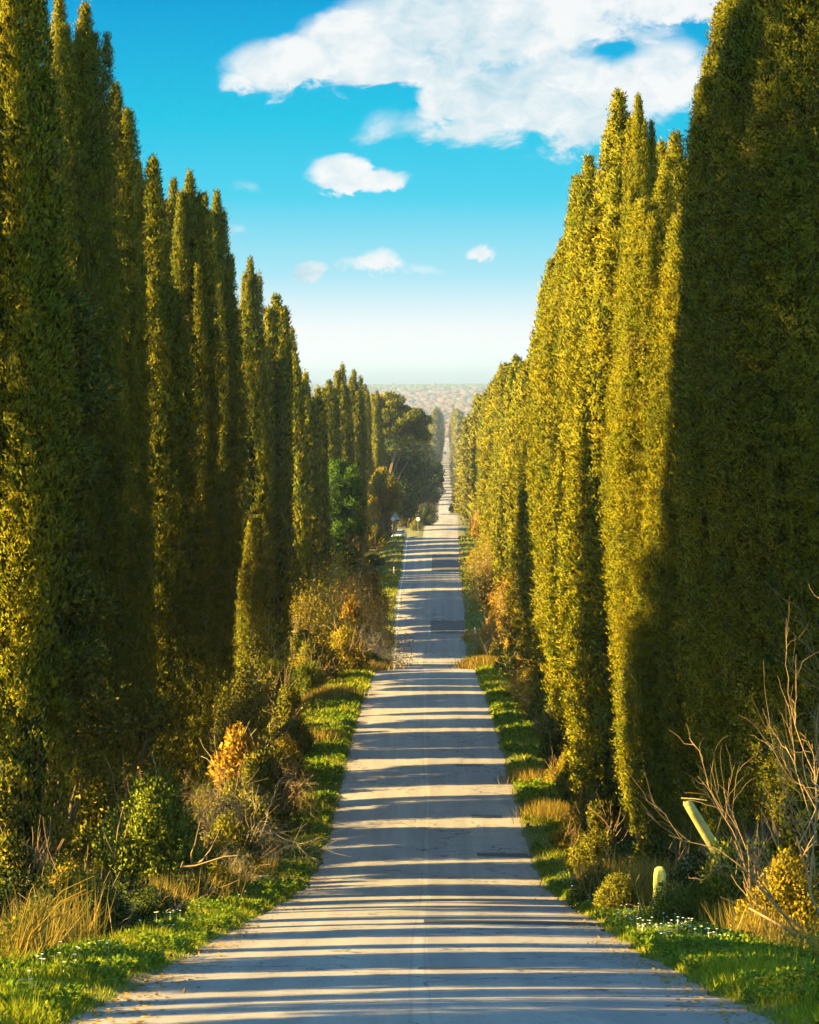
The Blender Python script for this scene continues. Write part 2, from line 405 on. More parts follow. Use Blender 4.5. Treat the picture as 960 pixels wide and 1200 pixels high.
def cypress_protos(n, nspray, L, W, seed, plumes, R0=1.2, H=20.0, core_res=(16, 46), tuft=14, tsp=.055):
    protos = []
    for k in range(n):
        rg = np.random.default_rng(seed+k)
        sharp = rg.uniform(1.5, 2.6)
        P = []; O = []; TN = []
        pl = []
        # main leader(s)
        nl = rg.integers(1, 4)
        for j in range(nl):
            a = rg.uniform(0, 2*PI); off = .0 if nl == 1 else .28*R0
            pl.append(dict(a=a, off=(0 if j == 0 else .34*R0), t0=.0, t1=(1.0 if j == 0 else rg.uniform(.86, .97)), r=R0*(.70 if nl == 1 else .62 if j == 0 else .5), lead=True))
        for j in range(plumes):
            t0 = rg.uniform(-.02, .72)**1.0; ln = rg.uniform(.24, .60); t1 = min(t0+ln, .965)
            tm = (t0+t1)/2
            pl.append(dict(a=rg.uniform(0, 2*PI), off=R0*prof_r(tm, sharp)*rg.uniform(.60, .88), t0=max(t0, .03), t1=t1, r=R0*rg.uniform(.28, .50)*(.55+.45*prof_r(tm, sharp)), lead=False))
        area = np.array([(p['t1']-p['t0'])*H*p['r'] for p in pl]); cnt = (nspray*area/area.sum()).astype(int)
        for p, c in zip(pl, cnt):
            TU = tuft; ct = max(3, c//TU)
            s = np.repeat(rg.uniform(0, 1, ct), TU); c = len(s)
            t = p['t0']+(p['t1']-p['t0'])*s
            if p['lead']:
                rr = p['r']*prof_r(t/p['t1'], sharp)
                offv = p['off']*np.clip(1-t*.5, 0, 1)
            else:
                rr = p['r']*np.sin(PI*np.clip(s*.86+.14, 0, 1))**.6*(1-.35*s)
                offv = p['off']*(.72+.5*s-.45*s*s)
            th = np.repeat(rg.uniform(0, 2*PI, ct), TU)
            # fine lumps on each plume
            lump = 1+.16*np.sin(5*th+t*H*1.9+p['a']*7)*np.sin(t*H*2.6+p['a']*3+2*th)+.10*np.sin(t*H*6.3+3*th)
            rj = rr*lump*np.repeat(rg.uniform(.82, 1.06, ct), TU)
            lean = .10*np.sin(t*5+p['a'])
            x = offv*math.cos(p['a'])+rj*np.cos(th)+lean; y = offv*math.sin(p['a'])+rj*np.sin(th)
            sp_ = tsp*rg.normal(size=(3, c)); x = x+sp_[0]; y = y+sp_[1]
            z = t*H+sp_[2]*1.3
            keep = (np.hypot(x, y) > .42*R0*prof_r(t, sharp))|(t > .85)
            P.append(np.stack([x, y, z], -1)[keep]); o = np.stack([np.cos(th)+.6*math.cos(p['a'])*(0 if p['lead'] else 1), np.sin(th)+.6*math.sin(p['a'])*(0 if p['lead'] else 1), th*0], -1)
            o /= np.linalg.norm(o, axis=1)[:, None]+1e-6; O.append(o[keep])
            tn = np.repeat(rg.normal(size=(ct, 3))*.38, TU, axis=0)+o*.8+(sp_.T/tsp)*.32+np.array([0, 0, .12])
            tn /= np.linalg.norm(tn, axis=1)[:, None]+1e-6; TN.append(tn[keep])
        # stray tufts at the top
        P = np.concatenate(P); O = np.concatenate(O); n_ = len(P)
        J = rg.normal(size=(n_, 3))
        Dr = O*.35+np.array([0, 0, 1.0])+J*.50
        Nm = O+rg.normal(size=(n_, 3))*.7+np.array([0, 0, .2])
        V, Fc = scales(P, Dr, Nm, L*rg.uniform(.6, 1.35, n_), W*rg.uniform(.7, 1.3, n_))
        G = np.cross(V[1::3]-V[0::3], V[2::3]-V[0::3]); G /= np.linalg.norm(G, axis=1)[:, None]+1e-9
        Q = np.concatenate(TN); G *= np.sign((G*Q).sum(1))[:, None]
        crown = mesh_np('crown', V, Fc, M['cyp'], N=np.repeat(Q*.72+G*.42, 3, axis=0))
        # opaque inner mass
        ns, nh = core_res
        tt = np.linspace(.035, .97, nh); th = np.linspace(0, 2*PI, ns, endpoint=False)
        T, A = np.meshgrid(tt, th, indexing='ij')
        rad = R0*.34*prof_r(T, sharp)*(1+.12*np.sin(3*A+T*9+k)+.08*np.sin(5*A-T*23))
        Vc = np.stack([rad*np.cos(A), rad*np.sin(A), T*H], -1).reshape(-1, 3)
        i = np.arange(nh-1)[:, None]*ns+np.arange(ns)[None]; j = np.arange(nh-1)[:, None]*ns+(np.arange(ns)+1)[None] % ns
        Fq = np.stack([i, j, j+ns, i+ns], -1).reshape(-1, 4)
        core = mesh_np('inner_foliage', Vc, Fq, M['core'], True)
        tb = Tubes(8)
        tb.add([(0, 0, -.5), (.02, 0, .3), (.0, .02, 1.5), (0, 0, H*.5), (0, 0, H*.9)], [.42, .30, .24, .16, .04])
        for q in range(5):
            a = rg.uniform(0, 2*PI); z0 = rg.uniform(.6, 2)
            tb.add([(0, 0, z0), (math.cos(a)*.35, math.sin(a)*.35, z0+.5), (math.cos(a)*.5, math.sin(a)*.5, z0+2)], [.09, .07, .03])
        trunk = tb.mesh('trunk', M['bark'])
        protos.append((crown, core, trunk))
    return protos
HERO = cypress_protos(3, 560000, .062, .024, 50, 20, tuft=18, tsp=.05)
NEAR = cypress_protos(6, 260000, .098, .036, 100, 18)
MID = cypress_protos(5, 70000, .19, .075, 200, 16, tuft=8, tsp=.09)
FAR = cypress_protos(3, 9000, .48, .2, 300, 12, core_res=(10, 24), tuft=3, tsp=.2)

def place_cypress(x, d, top_z, rad, label, group, kk=None, lift=0):
    gz = float(ground(x, d)); H = top_z-gz
    P = HERO if (34 < d < 66 and x > 0) or (54 < d < 68) else NEAR if d < 128 else (MID if d < 330 else FAR)
    crown, core, trunk = P[(random.randrange(len(P)) if kk is None else kk % len(P))]
    s = rad/1.06
    rz = random.uniform(0, 2*PI); s *= random.uniform(.92, 1.1)
    t = empty('cypress_tree', (x, d, gz), (random.uniform(-.014, .014), random.uniform(-.014, .014), rz))
    t['label'] = label; t['category'] = 'cypress'; t['group'] = group
    for nme, me in (('crown', crown), ('trunk', trunk)):
        lf = lift if nme == 'crown' else 0
        o = link(nme, me, t, loc=(0, 0, lf), sc=((s, s) if nme == 'crown' else (.8, .8))+((H-lf)/20.2,))
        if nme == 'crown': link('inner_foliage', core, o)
    return t

SUN_EL, SUN_AZ = R(26), R(14)     # azimuth: how far behind the camera's left the sun stands
# left row: crowns fill the intervals between the light gaps on the road
LX = -9.3
gaps_px = [(1190, 3), (1177, 4), (1166, 7), (1143, 10), (1118, 9), (1108, 2), (1099, 5), (1090, 2), (1076, 3), (1065, 3), (1055, 5), (1038, 8), (1020, 3), (1008, 2), (973, 3), (940, 2),
           (929, 12), (921.5, 4), (906, 3), (895, 17), (878, 2), (858, 8), (842, 5), (833, 5), (822, 2), (813, 4), (805, 6), (795, 4), (787, 5)]
gaps = []
for y, w in gaps_px:
    dc = d_of(y); dd = abs(d_of(y+w/2)-d_of(y-w/2)); gaps.append((dc, max(dd, .3)))
SPG = [(41.9, 18.0), (33.9, 9.0)]; gaps = [q for q in gaps if all(abs(q[0]-r_[0]) > 1.7 for r_ in SPG)]+SPG; gaps.sort()
LX2 = -11.0
shift = 10.4*math.tan(SUN_AZ)
edges = []; cur = 15.0
_g2 = []
for gq in gaps:
    if not _g2 or gq[0]-_g2[-1][0] > .9: _g2.append(gq)
gaps = _g2
for dc, w in gaps:
    kf = .10 if w > 3.9 else .42 if dc > 56 else .16
    a = dc-w*kf
    if a-cur > (1.3 if 38 < a < 45 else .7): edges.append((cur, a))
    cur = dc+w*kf
left = []
for a, b in edges:
    n = max(1, round((b-a)/2.5)); r_ = min(max((b-a)/(n+1)*1.15, .7), 1.7) if n > 1 else min((b-a)*.5, 1.5)
    for k in range(n):
        yy_ = (a+b)/2 if n == 1 else a+r_+(b-a-2*r_)*k/(n-1)
        left.append([LX2+random.uniform(-.2, .2), yy_-shift, r_])
d = 141.0
while d < 212:
    left.append([LX2+random.uniform(-.5, .8), d, random.uniform(1.0, 1.35)]); d += random.uniform(1.7, 3.1)
LT = [(30, -60), (95, -6), (135, 90), (181, 180), (224, 196), (252, 219), (290, 298), (320, 344), (342, 382), (358, 434), (372, 452), (388, 445), (404, 425), (414, 432), (428, 450), (440, 456)]
lpx = np.array([p[0] for p in LT], float); lpy = np.array([p[1] for p in LT], float)
for t in left: t.append(VX+t[0]*F/t[1]); t.append(None)
left = [t for t in left if t[1] > 13 and not any(a < t[1] < b for a, b in ((50.0, 51.7), (56.6, 58.0), (63.2, 64.6), (72.0, 73.4), (131, 137), (144, 149), (157, 161), (176, 180)))]
for px, py in LT:
    X_ = -8.7+random.uniform(-.25, .25); d = -X_*F/(VX-px)
    left.append([X_, d, .98 if px > 200 else 1.15, px, py])
for px, py in [(65, -15), (115, 118), (149, 150), (168, 184), (207, 206), (238, 228), (272, 345), (306, 392), (332, 400), (350, 428), (380, 462), (396, 470), (417, 470)]:
    X_ = -9.5+random.uniform(-.2, .2); d = -X_*F/(VX-px)
    left.append([X_, d, random.uniform(.85, 1.0), px, py])
left.sort(key=lambda t: t[1])
ORD = ['first', 'second', 'third', 'fourth', 'fifth', 'sixth', 'seventh', 'eighth', 'ninth', 'tenth', 'eleventh', 'twelfth', 'thirteenth', 'fourteenth', 'fifteenth', 'sixteenth', 'seventeenth', 'eighteenth', 'nineteenth', 'twentieth']
def ordn(k):
    if k < 20: return ORD[k]
    tens = ['twenty', 'thirty', 'forty', 'fifty', 'sixty', 'seventy', 'eighty', 'ninety'][(k+1)//10-2]; r = (k+1) % 10
    return (tens+'-'+ORD[r-1]) if r else tens[:-1]+'ieth'
tops_left = {30: 'huge dark cypress at the left edge of the photo, its tip above the frame', 95: 'tall dark blue-green cypress whose tip nearly touches the top of the photo on the left', 135: 'dark pointed cypress one step lower than the tall one at the upper left',
  181: 'blunt-tipped cypress between the dark pointed one and the twin-tipped one, left row', 224: 'twin-tipped cypress in the left row with bright sunlit lower flank', 252: 'slim round-tipped cypress just right of the twin-tipped one, left row',
  290: 'isolated round-topped cypress standing free against the sky in the left row', 320: 'pointed cypress next right of the isolated round-topped one, left row', 342: 'narrow cypress last to rise clear of the skyline clump, left row',
  358: 'short stub-topped cypress at the foot of the left skyline steps', 372: 'low cypress left of the far clump before the umbrella pine', 388: 'round-tipped cypress at the left of the far clump beside the umbrella pine', 404: 'tallest round-tipped cypress of the far clump beside the umbrella pine',
  414: 'second tallest cypress of the far clump beside the umbrella pine', 428: 'rightmost cypress of the far clump touching the umbrella pine'}
for k, t in enumerate(left):
    x, d, rad, px, py = t
    if py is None:
        base = float(np.interp(px, lpx, lpy)) if px > -200 else -150
        gz_ = float(ground(x, d))
        tz = Z_of(base, d)-(random.uniform(3.2, 7.0) if d > 50 else random.uniform(1.8, 4.2))
        if px < 20: tz = gz_+random.uniform(21, 25)
        if d > 66: tz = min(tz, gz_+random.uniform(9.0, 11.5))
        elif d > 50: tz = min(tz, gz_+random.uniform(12, 15))
    else: tz = Z_of(py, d)
    lab = None
    if py is not None:
        q = next((a for a in tops_left if abs(X_of(a, d)-x) < .02), None)
        if q is not None: lab = tops_left.pop(q)
    if lab is None and k >= 70: lab = 'one of the many close-set cypresses of the left row past the crest'
    if lab is None: lab = ordn(k)+' cypress counting from the camera in the left row, '+('dark columnar crown' if k % 2 else 'dense green crown')
    place_cypress(x, d, tz, rad, lab, 'cypresses of the left row', lift=(0 if py is not None else random.uniform(3.2, 3.6) if d < 34 else random.uniform(5.6, 5.9) if 43.5 < d < 48.5 else random.uniform(4.2, 4.8) if d < 62 else random.uniform(3.8, 4.6)))
for k in range(17):  # low cypresses hidden by the row, added to shade the far road
    dd_ = 214+k*2.9+random.uniform(-.6, .6)
    place_cypress(LX2-1+random.uniform(-.5, .5), dd_, float(ground(-11, dd_))+random.uniform(8, 9.5), random.uniform(.9, 1.4), 'low hidden cypress added to shade the road past the crest', 'added cypresses shading the road past the crest')
NL = len(left)
# right row
RX = 5.25
RT = [(960, -200), (905, -130), (872, -40), (832, 58), (790, 147), (754, 106), (727, 101), (692, 178), (675, 232), (652, 304), (640, 372), (622, 410), (607, 415), (585, 417), (572, 458), (562, 462), (552, 486), (545, 495)]
rpx = np.array([p[0] for p in RT][::-1], float); rpy = np.array([p[1] for p in RT][::-1], float)
right = [[7.3, 46.5, 1.6, None], [7.6, 50.5, 1.6, None]]; d = 45.0
while d < 470:
    right.append([RX+(.75 if d < 53 else random.uniform(-.55, .8)), d, (random.uniform(1.25, 1.4) if d < 53 else random.uniform(1.0, 1.6)), None])
    d += random.uniform(2.3, 3.0) if d < 125 else (random.uniform(3.0, 4.2) if d < 260 else random.uniform(5.5, 8))
used = set()
for px, py in RT:
    c = sorted((abs(VX+t[0]*F/t[1]-px), i) for i, t in enumerate(right) if i not in used)
    if c[0][0] < 25: i = c[0][1]; used.add(i); right[i][0] = X_of(px, right[i][1]); right[i][3] = py
tops_right = {832: 'double-spiked cypress showing beside the giant cypress at the right', 790: 'flat-topped cypress between two spiked ones in the right row', 754: 'thin spiked cypress leaning on the tall shaggy one in the right row', 727: 'tall shaggy cypress with broken tip rising highest of the middle right row',
  692: 'shouldered cypress just below the tall shaggy one on its left, right row', 652: 'slim pointed cypress standing clear on the left slope of the right row', 585: 'pointed cypress leaning at the far left end of the right row skyline', 607: 'stubby cypress behind the end cypress of the right row skyline', 872: 'giant full-crowned cypress near the right edge of the photo'}
for k, t in enumerate(right):
    x, d, rad, py = t
    px = VX+x*F/d
    if py is None:
        tz = Z_of(float(np.interp(px, rpx, rpy)), d)-random.uniform(.6, 2.4)
        if px > 850: tz = max(tz, 7.5)
    else: tz = Z_of(py, d)
    tz = min(tz, float(ground(x, d))+24)
    if px > 850: tz = max(tz, 7.5)
    lab = None
    if py is not None:
        q = min(tops_right, key=lambda a: abs(a-px)) if tops_right else None
        if q is not None and abs(q-px) < 3: lab = tops_right.pop(q)
    if lab is None and k >= 70: lab = 'one of the many close-set cypresses of the right row past the crest'
    if lab is None: lab = ordn(k)+' cypress counting from the camera in the right row, '+('shaggy sunlit crown' if k % 2 else 'dense feathery crown')
    if px in (754.,): rad = .7
    place_cypress(x, d, tz, rad, lab, 'cypresses of the right row', lift=(1.9 if d < 52 else 1.5 if d < 66 else .3))
# far rows
d = 500.0
while d < 2300:
    for s in (-1, 1):
        x = float(cx(d))+s*random.uniform(4.9, 6.0)
        H = random.uniform(19, 26) if d > 900 else random.uniform(12, 16)
        place_cypress(x, d+random.uniform(-4, 4), float(ground(x, d))+H, random.uniform(1.8, 2.6), 'small hazy cypress far down the avenue on the '+('left' if s < 0 else 'right')+' roadside', 'far cypresses beyond the last dip, '+('left' if s < 0 else 'right'))
    d += 60 if 560 < d < 930 else random.uniform(12, 16) if d < 1500 else random.uniform(18, 26)

# ------------------------------------------------------------------ shrubs and broadleaf trees
def blob_leaves(blobs, n, L, W, rg, up=.3, flat=1.0, shell=.55):
    """blobs: (x,y,z,rx,ry,rz). leaves through each blob's outer volume"""
    B = np.array(blobs); vol = (B[:, 3]*B[:, 4]+B[:, 4]*B[:, 5]+B[:, 3]*B[:, 5]); idx = rg.choice(len(B), n, p=vol/vol.sum())
    dr = rg.normal(size=(n, 3)); dr /= np.linalg.norm(dr, axis=1)[:, None]
    rr = shell+(1-shell)*rg.uniform(0, 1, n)**.6
    rr *= 1+.18*np.sin(dr[:, 0]*9+idx)*np.sin(dr[:, 2]*8+idx*2)
    P = B[idx, :3]+dr*rr[:, None]*B[idx, 3:6]
    Dr = dr*.7+rg.normal(size=(n, 3))*.6+np.array([0, 0, up]); Nm = dr+rg.normal(size=(n, 3))*.7+np.array([0, 0, .3])
    V, Fc = leaves(P, Dr, Nm, L*rg.uniform(.6, 1.4, n), W*rg.uniform(.7, 1.3, n), .15)
    return V, Fc, np.repeat(dr*.7+rg.normal(size=(n, 3))*.33+[0, 0, .15], 4, axis=0)

def shrub_proto(seed, mat, n=9000, L=.07, W=.045, blobs=16, h=1.0, spiky=False, twigs=True, tmat='twig'):
    """unit shrub: radius about 1, height about h*1.3"""
    rg = np.random.default_rng(seed); random.seed(seed)
    bl = []
    for k in range(blobs):
        a = rg.uniform(0, 2*PI); q = rg.uniform(0, .62); r = rg.uniform(.22, .42)*(1.1-q*.5)
        bl.append((q*math.cos(a), q*math.sin(a), h*rg.uniform(.3, 1.0)*(1.05-q*.75), r, r, r*rg.uniform(.8, 1.3)))
    V, Fc, Nn = blob_leaves(bl, n, L, W, rg)
    V[:, 2] = np.abs(V[:, 2])
    crown = mesh_np('crown', V, Fc, M[mat], N=Nn)
    tb = Tubes(4)
    for k in range(12 if twigs else 5):
        a = rg.uniform(0, 2*PI)
        branchy(tb, Vector((0, 0, -.05)), Vector((math.cos(a)*.7, math.sin(a)*.7, 1.0)), h*rg.uniform(.6, 1.15), .022, 1, .5, .2, 4, 3)
    return crown, tb.mesh('stem', M[tmat])
def bare_proto(seed, L=1.2, arch=-.1, mat='twig', n=14, depth=3, r=.022, lean=(0, 0), spread=.5, kids=3):
    random.seed(seed); tb = Tubes(4)
    for k in range(n):
        a = random.uniform(0, 2*PI)
        branchy(tb, Vector((random.gauss(0, .12), random.gauss(0, .12), -.05)), Vector((math.cos(a)*.9+lean[0], math.sin(a)*.9+lean[1], 1.0)), L*random.uniform(.7, 1.1), r, depth, spread, arch, 5, kids)
    return tb.mesh('branches', M[mat])
SH = {
 'round': shrub_proto(1, 'green', 34000, .042, .027, 26, 1.25),
 'green': shrub_proto(2, 'green', 16000, .05, .033, 18, .9),
 'olive': shrub_proto(3, 'olive', 16000, .052, .032, 18, .9),
 'olive2': shrub_proto(4, 'olive', 8000, .08, .05, 18, 1.4),
 'gold': shrub_proto(5, 'gold', 12000, .055, .034, 22, 1.0),
 'rust': shrub_proto(6, 'rust', 5200, .085, .055, 16, 1.2, tmat='paletwig'),
 'dark': shrub_proto(7, 'dark', 16000, .055, .034, 20, 1.0),
 'oak': shrub_proto(8, 'oak', 9000, .08, .05, 18, 1.3),
 'bright': shrub_proto(9, 'bright', 9000, .07, .05, 16, .8),
}
BARE = {'tangle': bare_proto(21, .85, -.18, 'twig', 16, 3, .010, kids=4), 'tangle2': bare_proto(22, .8, -.1, 'paletwig', 16, 3, .009, kids=4), 'fan': bare_proto(23, 1.05, .12, 'twig', 6, 4, .011, (-.85, 0), .36, 3)}
def shrub(kind, x, d, rx, hz, label, group=None, name='leafy_shrub', dz=0):
    crown, stem = SH[kind]
    e = empty(name, (x, d, float(ground(x, d))-.05+dz), (0, 0, random.uniform(0, 6.28)))
    tag(e, label, 'shrub', group)
    rx *= 1.18; hz *= 1.22
    link('crown', crown, e, sc=(rx, rx, hz)); link('stem', stem, e, sc=(rx, rx, hz))
    return e
def bare(kind, x, d, s, label, rz=None, sz=None, group=None):
    o = link('bare_shrub', BARE[kind], None, (x, d, float(ground(x, d))-.05), (0, 0, random.uniform(0, 6.28) if rz is None else rz), (s, s, sz or s))
    return tag(o, label, 'shrub', group)
def at(px, d): return X_of(px, d)

random.seed(99)
for px, d, kd, rx, hz, lab in [
  (95, 38, 'olive', .75, .8, 'yellow-olive bush with dry stalks before the dark brambles, lower left'), (120, 35, 'dark', .7, .5, 'dark bramble mound nearest the camera on the left bank'), (25, 38, 'dark', .9, .8, 'dark shaded bush at the left edge under the cane bundle'),
  (268, 60, 'olive', .9, 1.2, 'yellow-green bush above the left verge beside the bare tangle'), (292, 66, 'gold', .9, 1.1, 'golden bush between the bare tangle and the left verge'), (310, 72, 'olive2', 1.0, 1.3, 'tall yellow-green bush near the left verge below the dark cypresses'),
  (330, 84, 'gold', 1.0, 1.1, 'golden bush leaning over the left verge before the crest'), (85, 44, 'gold', .7, .8, 'low golden bush among the dry grass at lower left'), (45, 40, 'olive', .7, .7, 'sunlit olive bush behind the dry grass at the left edge'),
  (180, 39, 'dark', .6, .42, 'low dark bramble between two golden grass clumps, left'), (250, 50, 'olive', .6, .6, 'small olive bush at the right foot of the large rounded bush'), (60, 50, 'gold', .9, 1.3, 'golden bush under the ragged evergreen oak'),
  (0, 50, 'olive2', 1.0, 1.4, 'tall olive bush cut by the left edge below the evergreen oak'), (120, 56, 'oak', 1.0, 1.3, 'brown-green bush in the dark behind the large rounded bush'), (205, 58, 'olive2', .9, 1.1, 'olive bush rising behind the large rounded bush'),
  (700, 47, 'dark', .55, .5, 'dark low bush just left of the dry grass by the marker stone'), (725, 44, 'olive', .5, .5, 'small yellow-olive bush left of the marker stone'), (800, 38, 'green', .6, .6, 'green bush in front of the marker stone shoulder, right bank'),
  (850, 38, 'olive', .7, .75, 'olive bush midway between marker stone and bright golden bush'), (870, 43, 'green', .9, 1.3, 'tall leafy bush under the right cypresses behind the marker stone'), (945, 40, 'olive2', .9, 1.3, 'tall yellow-green bush at the right edge under the bare twigs'),
  (820, 46, 'dark', .8, .8, 'dark bush at the foot of the broken leaning trunk'), (770, 52, 'oak', .8, .9, 'brown-green bush behind the tall dry stalks, right bank'), (735, 56, 'dark', .8, .8, 'dark bush in the hollow left of the broken trunk'), (690, 62, 'olive', .7, .8, 'olive bush at the shaded foot of the right row'), (668, 68, 'gold', .6, .7, 'golden bush beside the shaded right verge')]:
    shrub(kd, at(px, d), d, rx, hz, lab)
# --- left foreground
shrub('round', at(180, 48), 48, 1.12, 1.5, 'large rounded leafy green bush above the golden grass at lower left')
shrub('green', at(232, 53), 53, .75, .95, 'smaller green bush tucked against the right flank of the large rounded bush')
shrub('olive', at(118, 48), 48, .7, .8, 'low olive bush at the left foot of the large rounded bush')
shrub('olive', at(75, 45), 45, .75, .9, 'yellow-olive bush near the left edge behind dry stalks')
shrub('oak', at(15, 46), 46, .8, 1.0, 'brown-green bush cut by the left edge of the photo')
shrub('dark', at(60, 37), 37, .75, .65, 'dark low bush in shade at the lower left')
shrub('dark', at(150, 40), 40, .8, .55, 'dark mounded bramble in shade left of the road bend')
shrub('dark', at(215, 44), 44, .7, .5, 'small dark bramble nearest the road shoulder on the left')
shrub('olive', at(35, 33), 33, .5, .55, 'yellow-leaved seedling bush low at the left edge')
bare('tangle', at(215, 62), 62, 3.0, 'big tangle of bare arching branches behind the large rounded bush')
bare('tangle2', at(270, 64), 64, 2.3, 'pale bare tangle to the right of the large rounded bush')
bare('tangle', at(305, 74), 74, 2.1, 'brown bare tangle below the dark left cypresses')
bare('tangle2', at(265, 56), 56, 1.1, 'low spreading bare twigs drooping toward the left verge')
shrub('olive2', at(320, 78), 78, 1.1, 1.0, 'olive bush at the right end of the bare tangle, left side')
shrub('gold', at(262, 58), 58, .7, .9, 'golden sparse bush under the bare tangle on the left')
shrub('olive', at(345, 92), 92, 1.0, 1.0, 'olive roadside bush on the left before the crest')
left_kinds = [('olive2', 'olive'), ('gold', 'golden'), ('green', 'green'), ('rust', 'rusty'), ('oak', 'brown-green'), ('olive', 'yellow-olive')]
for k in range(26):
    d = 66+k*3.6+random.uniform(-1, 1); kd, nm = left_kinds[(k*5+k//3) % 6]
    x = float(cx(d))-random.uniform(5.2, 7.4)
    shrub(kd, x, d, random.uniform(.7, 1.25), random.uniform(.8, 1.5), nm+' bush in the thicket between the left verge and the left cypresses', 'thicket bushes under the left cypresses')
shrub('rust', at(408, 150), 150, 1.5, 2.3, 'large rusty oak shrub left of the crest with pale branches')
shrub('gold', at(405, 135), 135, 1.5, 1.6, 'golden oak shrub below the large rusty one, left of the crest')
shrub('rust', at(440, 175), 175, 1.5, 1.8, 'rusty shrub behind the crest beside the small white post')
shrub('gold', at(370, 128), 128, 1.6, 1.8, 'golden shrub at the foot of the left cypresses near the crest')
shrub('olive', at(430, 139), 139, 1.2, .7, 'low bright yellow-green mound on the left verge at the crest')
shrub('rust', at(432, 190), 190, 1.8, 3.0, 'tall rust-brown oak sapling before the round bright green tree')
bare('tangle2', at(425, 141), 141, 2.4, 'pale bare-branched shrub in front of the golden oak shrub')
bare('tangle2', at(410, 152), 152, 2.6, 'bleached bare branches rising through the rusty oak shrub')
bare('tangle', at(435, 165), 165, 2.0, 'brown bare shrub leaning over the left verge past the crest')
for k in range(14):
    d = 185+k*5.2; kd, nm = left_kinds[(k*5+1) % 6]
    x = float(cx(d))-random.uniform(5.0, 8.0)
    shrub(kd, x, d, random.uniform(1.0, 1.6), random.uniform(1.0, 1.9), nm+' bush in the far left thicket past the crest', 'far thicket bushes on the left')
# --- right side
shrub('gold', at(915, 35.5), 35.5, .8, .9, 'bright golden bush at the lower right edge')
shrub('olive', at(890, 41), 41, .8, .9, 'olive bush behind the bright golden bush at lower right')
shrub('green', at(905, 45), 45, .9, 1.2, 'leafy green bush under the bare fan of branches at the right edge')
shrub('dark', at(850, 45), 45, .8, .9, 'dark bush between the marker stone and the green bush, right side')
shrub('oak', at(850, 50), 50, .9, 1.1, 'brown-green bush right of the broken leaning trunk')
shrub('olive', at(830, 42), 42, .55, .55, 'low sunlit bush just right of the marker stone')
shrub('dark', at(745, 60), 60, .8, .6, 'dark low bush behind the dry grass left of the broken trunk')
shrub('olive', at(765, 55), 55, .6, .5, 'small olive bush in front of the broken trunk')
shrub('oak', at(705, 68), 68, .7, 1.0, 'dry brown bush hanging under the sunlit cypress skirt')
bare('fan', at(985, 33), 33, 2.5, 'large bare shrub fanning its pale twigs in from the right edge', 0.0, 3.5)
bare('fan', at(990, 36), 36, 1.9, 'smaller bare shrub above the fanning one at the right edge', .25, 2.6)
bare('tangle', at(960, 36), 36, .7, 'dry brown twigs low at the lower right corner')
for k in range(24):
    d = 74+k*4.6+random.uniform(-1, 1); kd, nm = [('rust', 'rusty'), ('olive', 'yellow-olive'), ('gold', 'golden'), ('oak', 'brown-green'), ('rust', 'rusty'), ('olive2', 'olive'), ('dark', 'dark')][k % 7]
    x = float(cx(d))+random.uniform(4.2, 5.0)
    shrub(kd, x, d, random.uniform(.6, .95), random.uniform(.8, 1.35), nm+' bush in the thicket at the foot of the right cypresses', 'thicket bushes under the right cypresses')
shrub('rust', at(610, 138), 138, 1.1, 1.9, 'orange-leaved oak shrub at the right of the crest')
shrub('rust', at(592, 165), 165, 1.1, 2.2, 'rusty oak shrub beyond the crest on the right')
shrub('gold', at(563, 142), 142, .55, .75, 'bright yellow-green tussock bush beside the right white post')
bare('tangle2', at(598, 150), 150, 2.2, 'pale bare shrub arching beside the right of the crest')
bare('tangle', at(640, 118), 118, 1.8, 'bare brown branches in front of the dark hollow, right side')
bare('tangle', at(575, 185), 185, 2.0, 'bare shrub overhanging the right verge past the crest')
for k in range(16):
    d = 186+k*9; kd = ['rust', 'olive', 'gold', 'oak'][k % 4]; nm = ['rusty', 'yellow-olive', 'golden', 'brown-green'][k % 4]
    x = float(cx(d))+random.uniform(4.2, 5.4)
    shrub(kd, x, d, random.uniform(.8, 1.3), random.uniform(1., 1.8), nm+' bush along the far right verge past the crest', 'far bushes on the right verge')

for px, d, kd, rx, hz, lab in [(487, 330, 'dark', .8, .9, 'dark bush below the crest left of the far road'), (488, 412, 'olive', 1.2, 1.3, 'olive bush behind the white round sign'), (500, 430, 'dark', 2.2, 2.4, 'dark hazy bush at the left edge of the far road'),
   (478, 430, 'oak', 2.4, 2.6, 'brown-green bush behind the parked silver car'), (545, 300, 'olive', 1.5, 1.6, 'olive bush past the crest at the right road edge'), (440, 300, 'dark', 1.4, 1.8, 'dark bush left of the parked silver car')]:
    shrub(kd, at(px, d), d, rx, hz, lab)
# --- trees
def tree(name, label, cat, x, d, H, blobs, n, L, W, mat, tr=.25, seed=1, group=None, z0=.35, shell=.5, flatn=False):
    rg = np.random.default_rng(seed); random.seed(seed)
    e = empty(name, (x, d, float(ground(x, d))-.1), (0, 0, 0)); tag(e, label, cat, group)
    V, Fc, Nn = blob_leaves(blobs, n, L, W, rg, shell=shell)
    link('crown', mesh_np('crown', V, Fc, M[mat], N=Nn), e)
    tb = Tubes(7)
    tb.add([(0, 0, -.3), (.1*tr, 0, H*.15), (-.05, .05, H*.3), (.1, 0, H*.55), (.05, 0, H*.8)], [tr*1.5, tr, tr*.85, tr*.6, tr*.25])
    for b in random.sample(blobs, min(len(blobs), 16)):
        zs = min(max(b[2]*z0, H*.12), H*.6)
        mid = Vector((b[0]*.45, b[1]*.45, (zs+b[2])/2+.1*H*.2))
        tb.add([(0.03, 0, zs), mid, (b[0], b[1], b[2])], [tr*.45, tr*.3, tr*.08])
    link('trunk', tb.mesh('trunk', M['bark']), e)
    return e
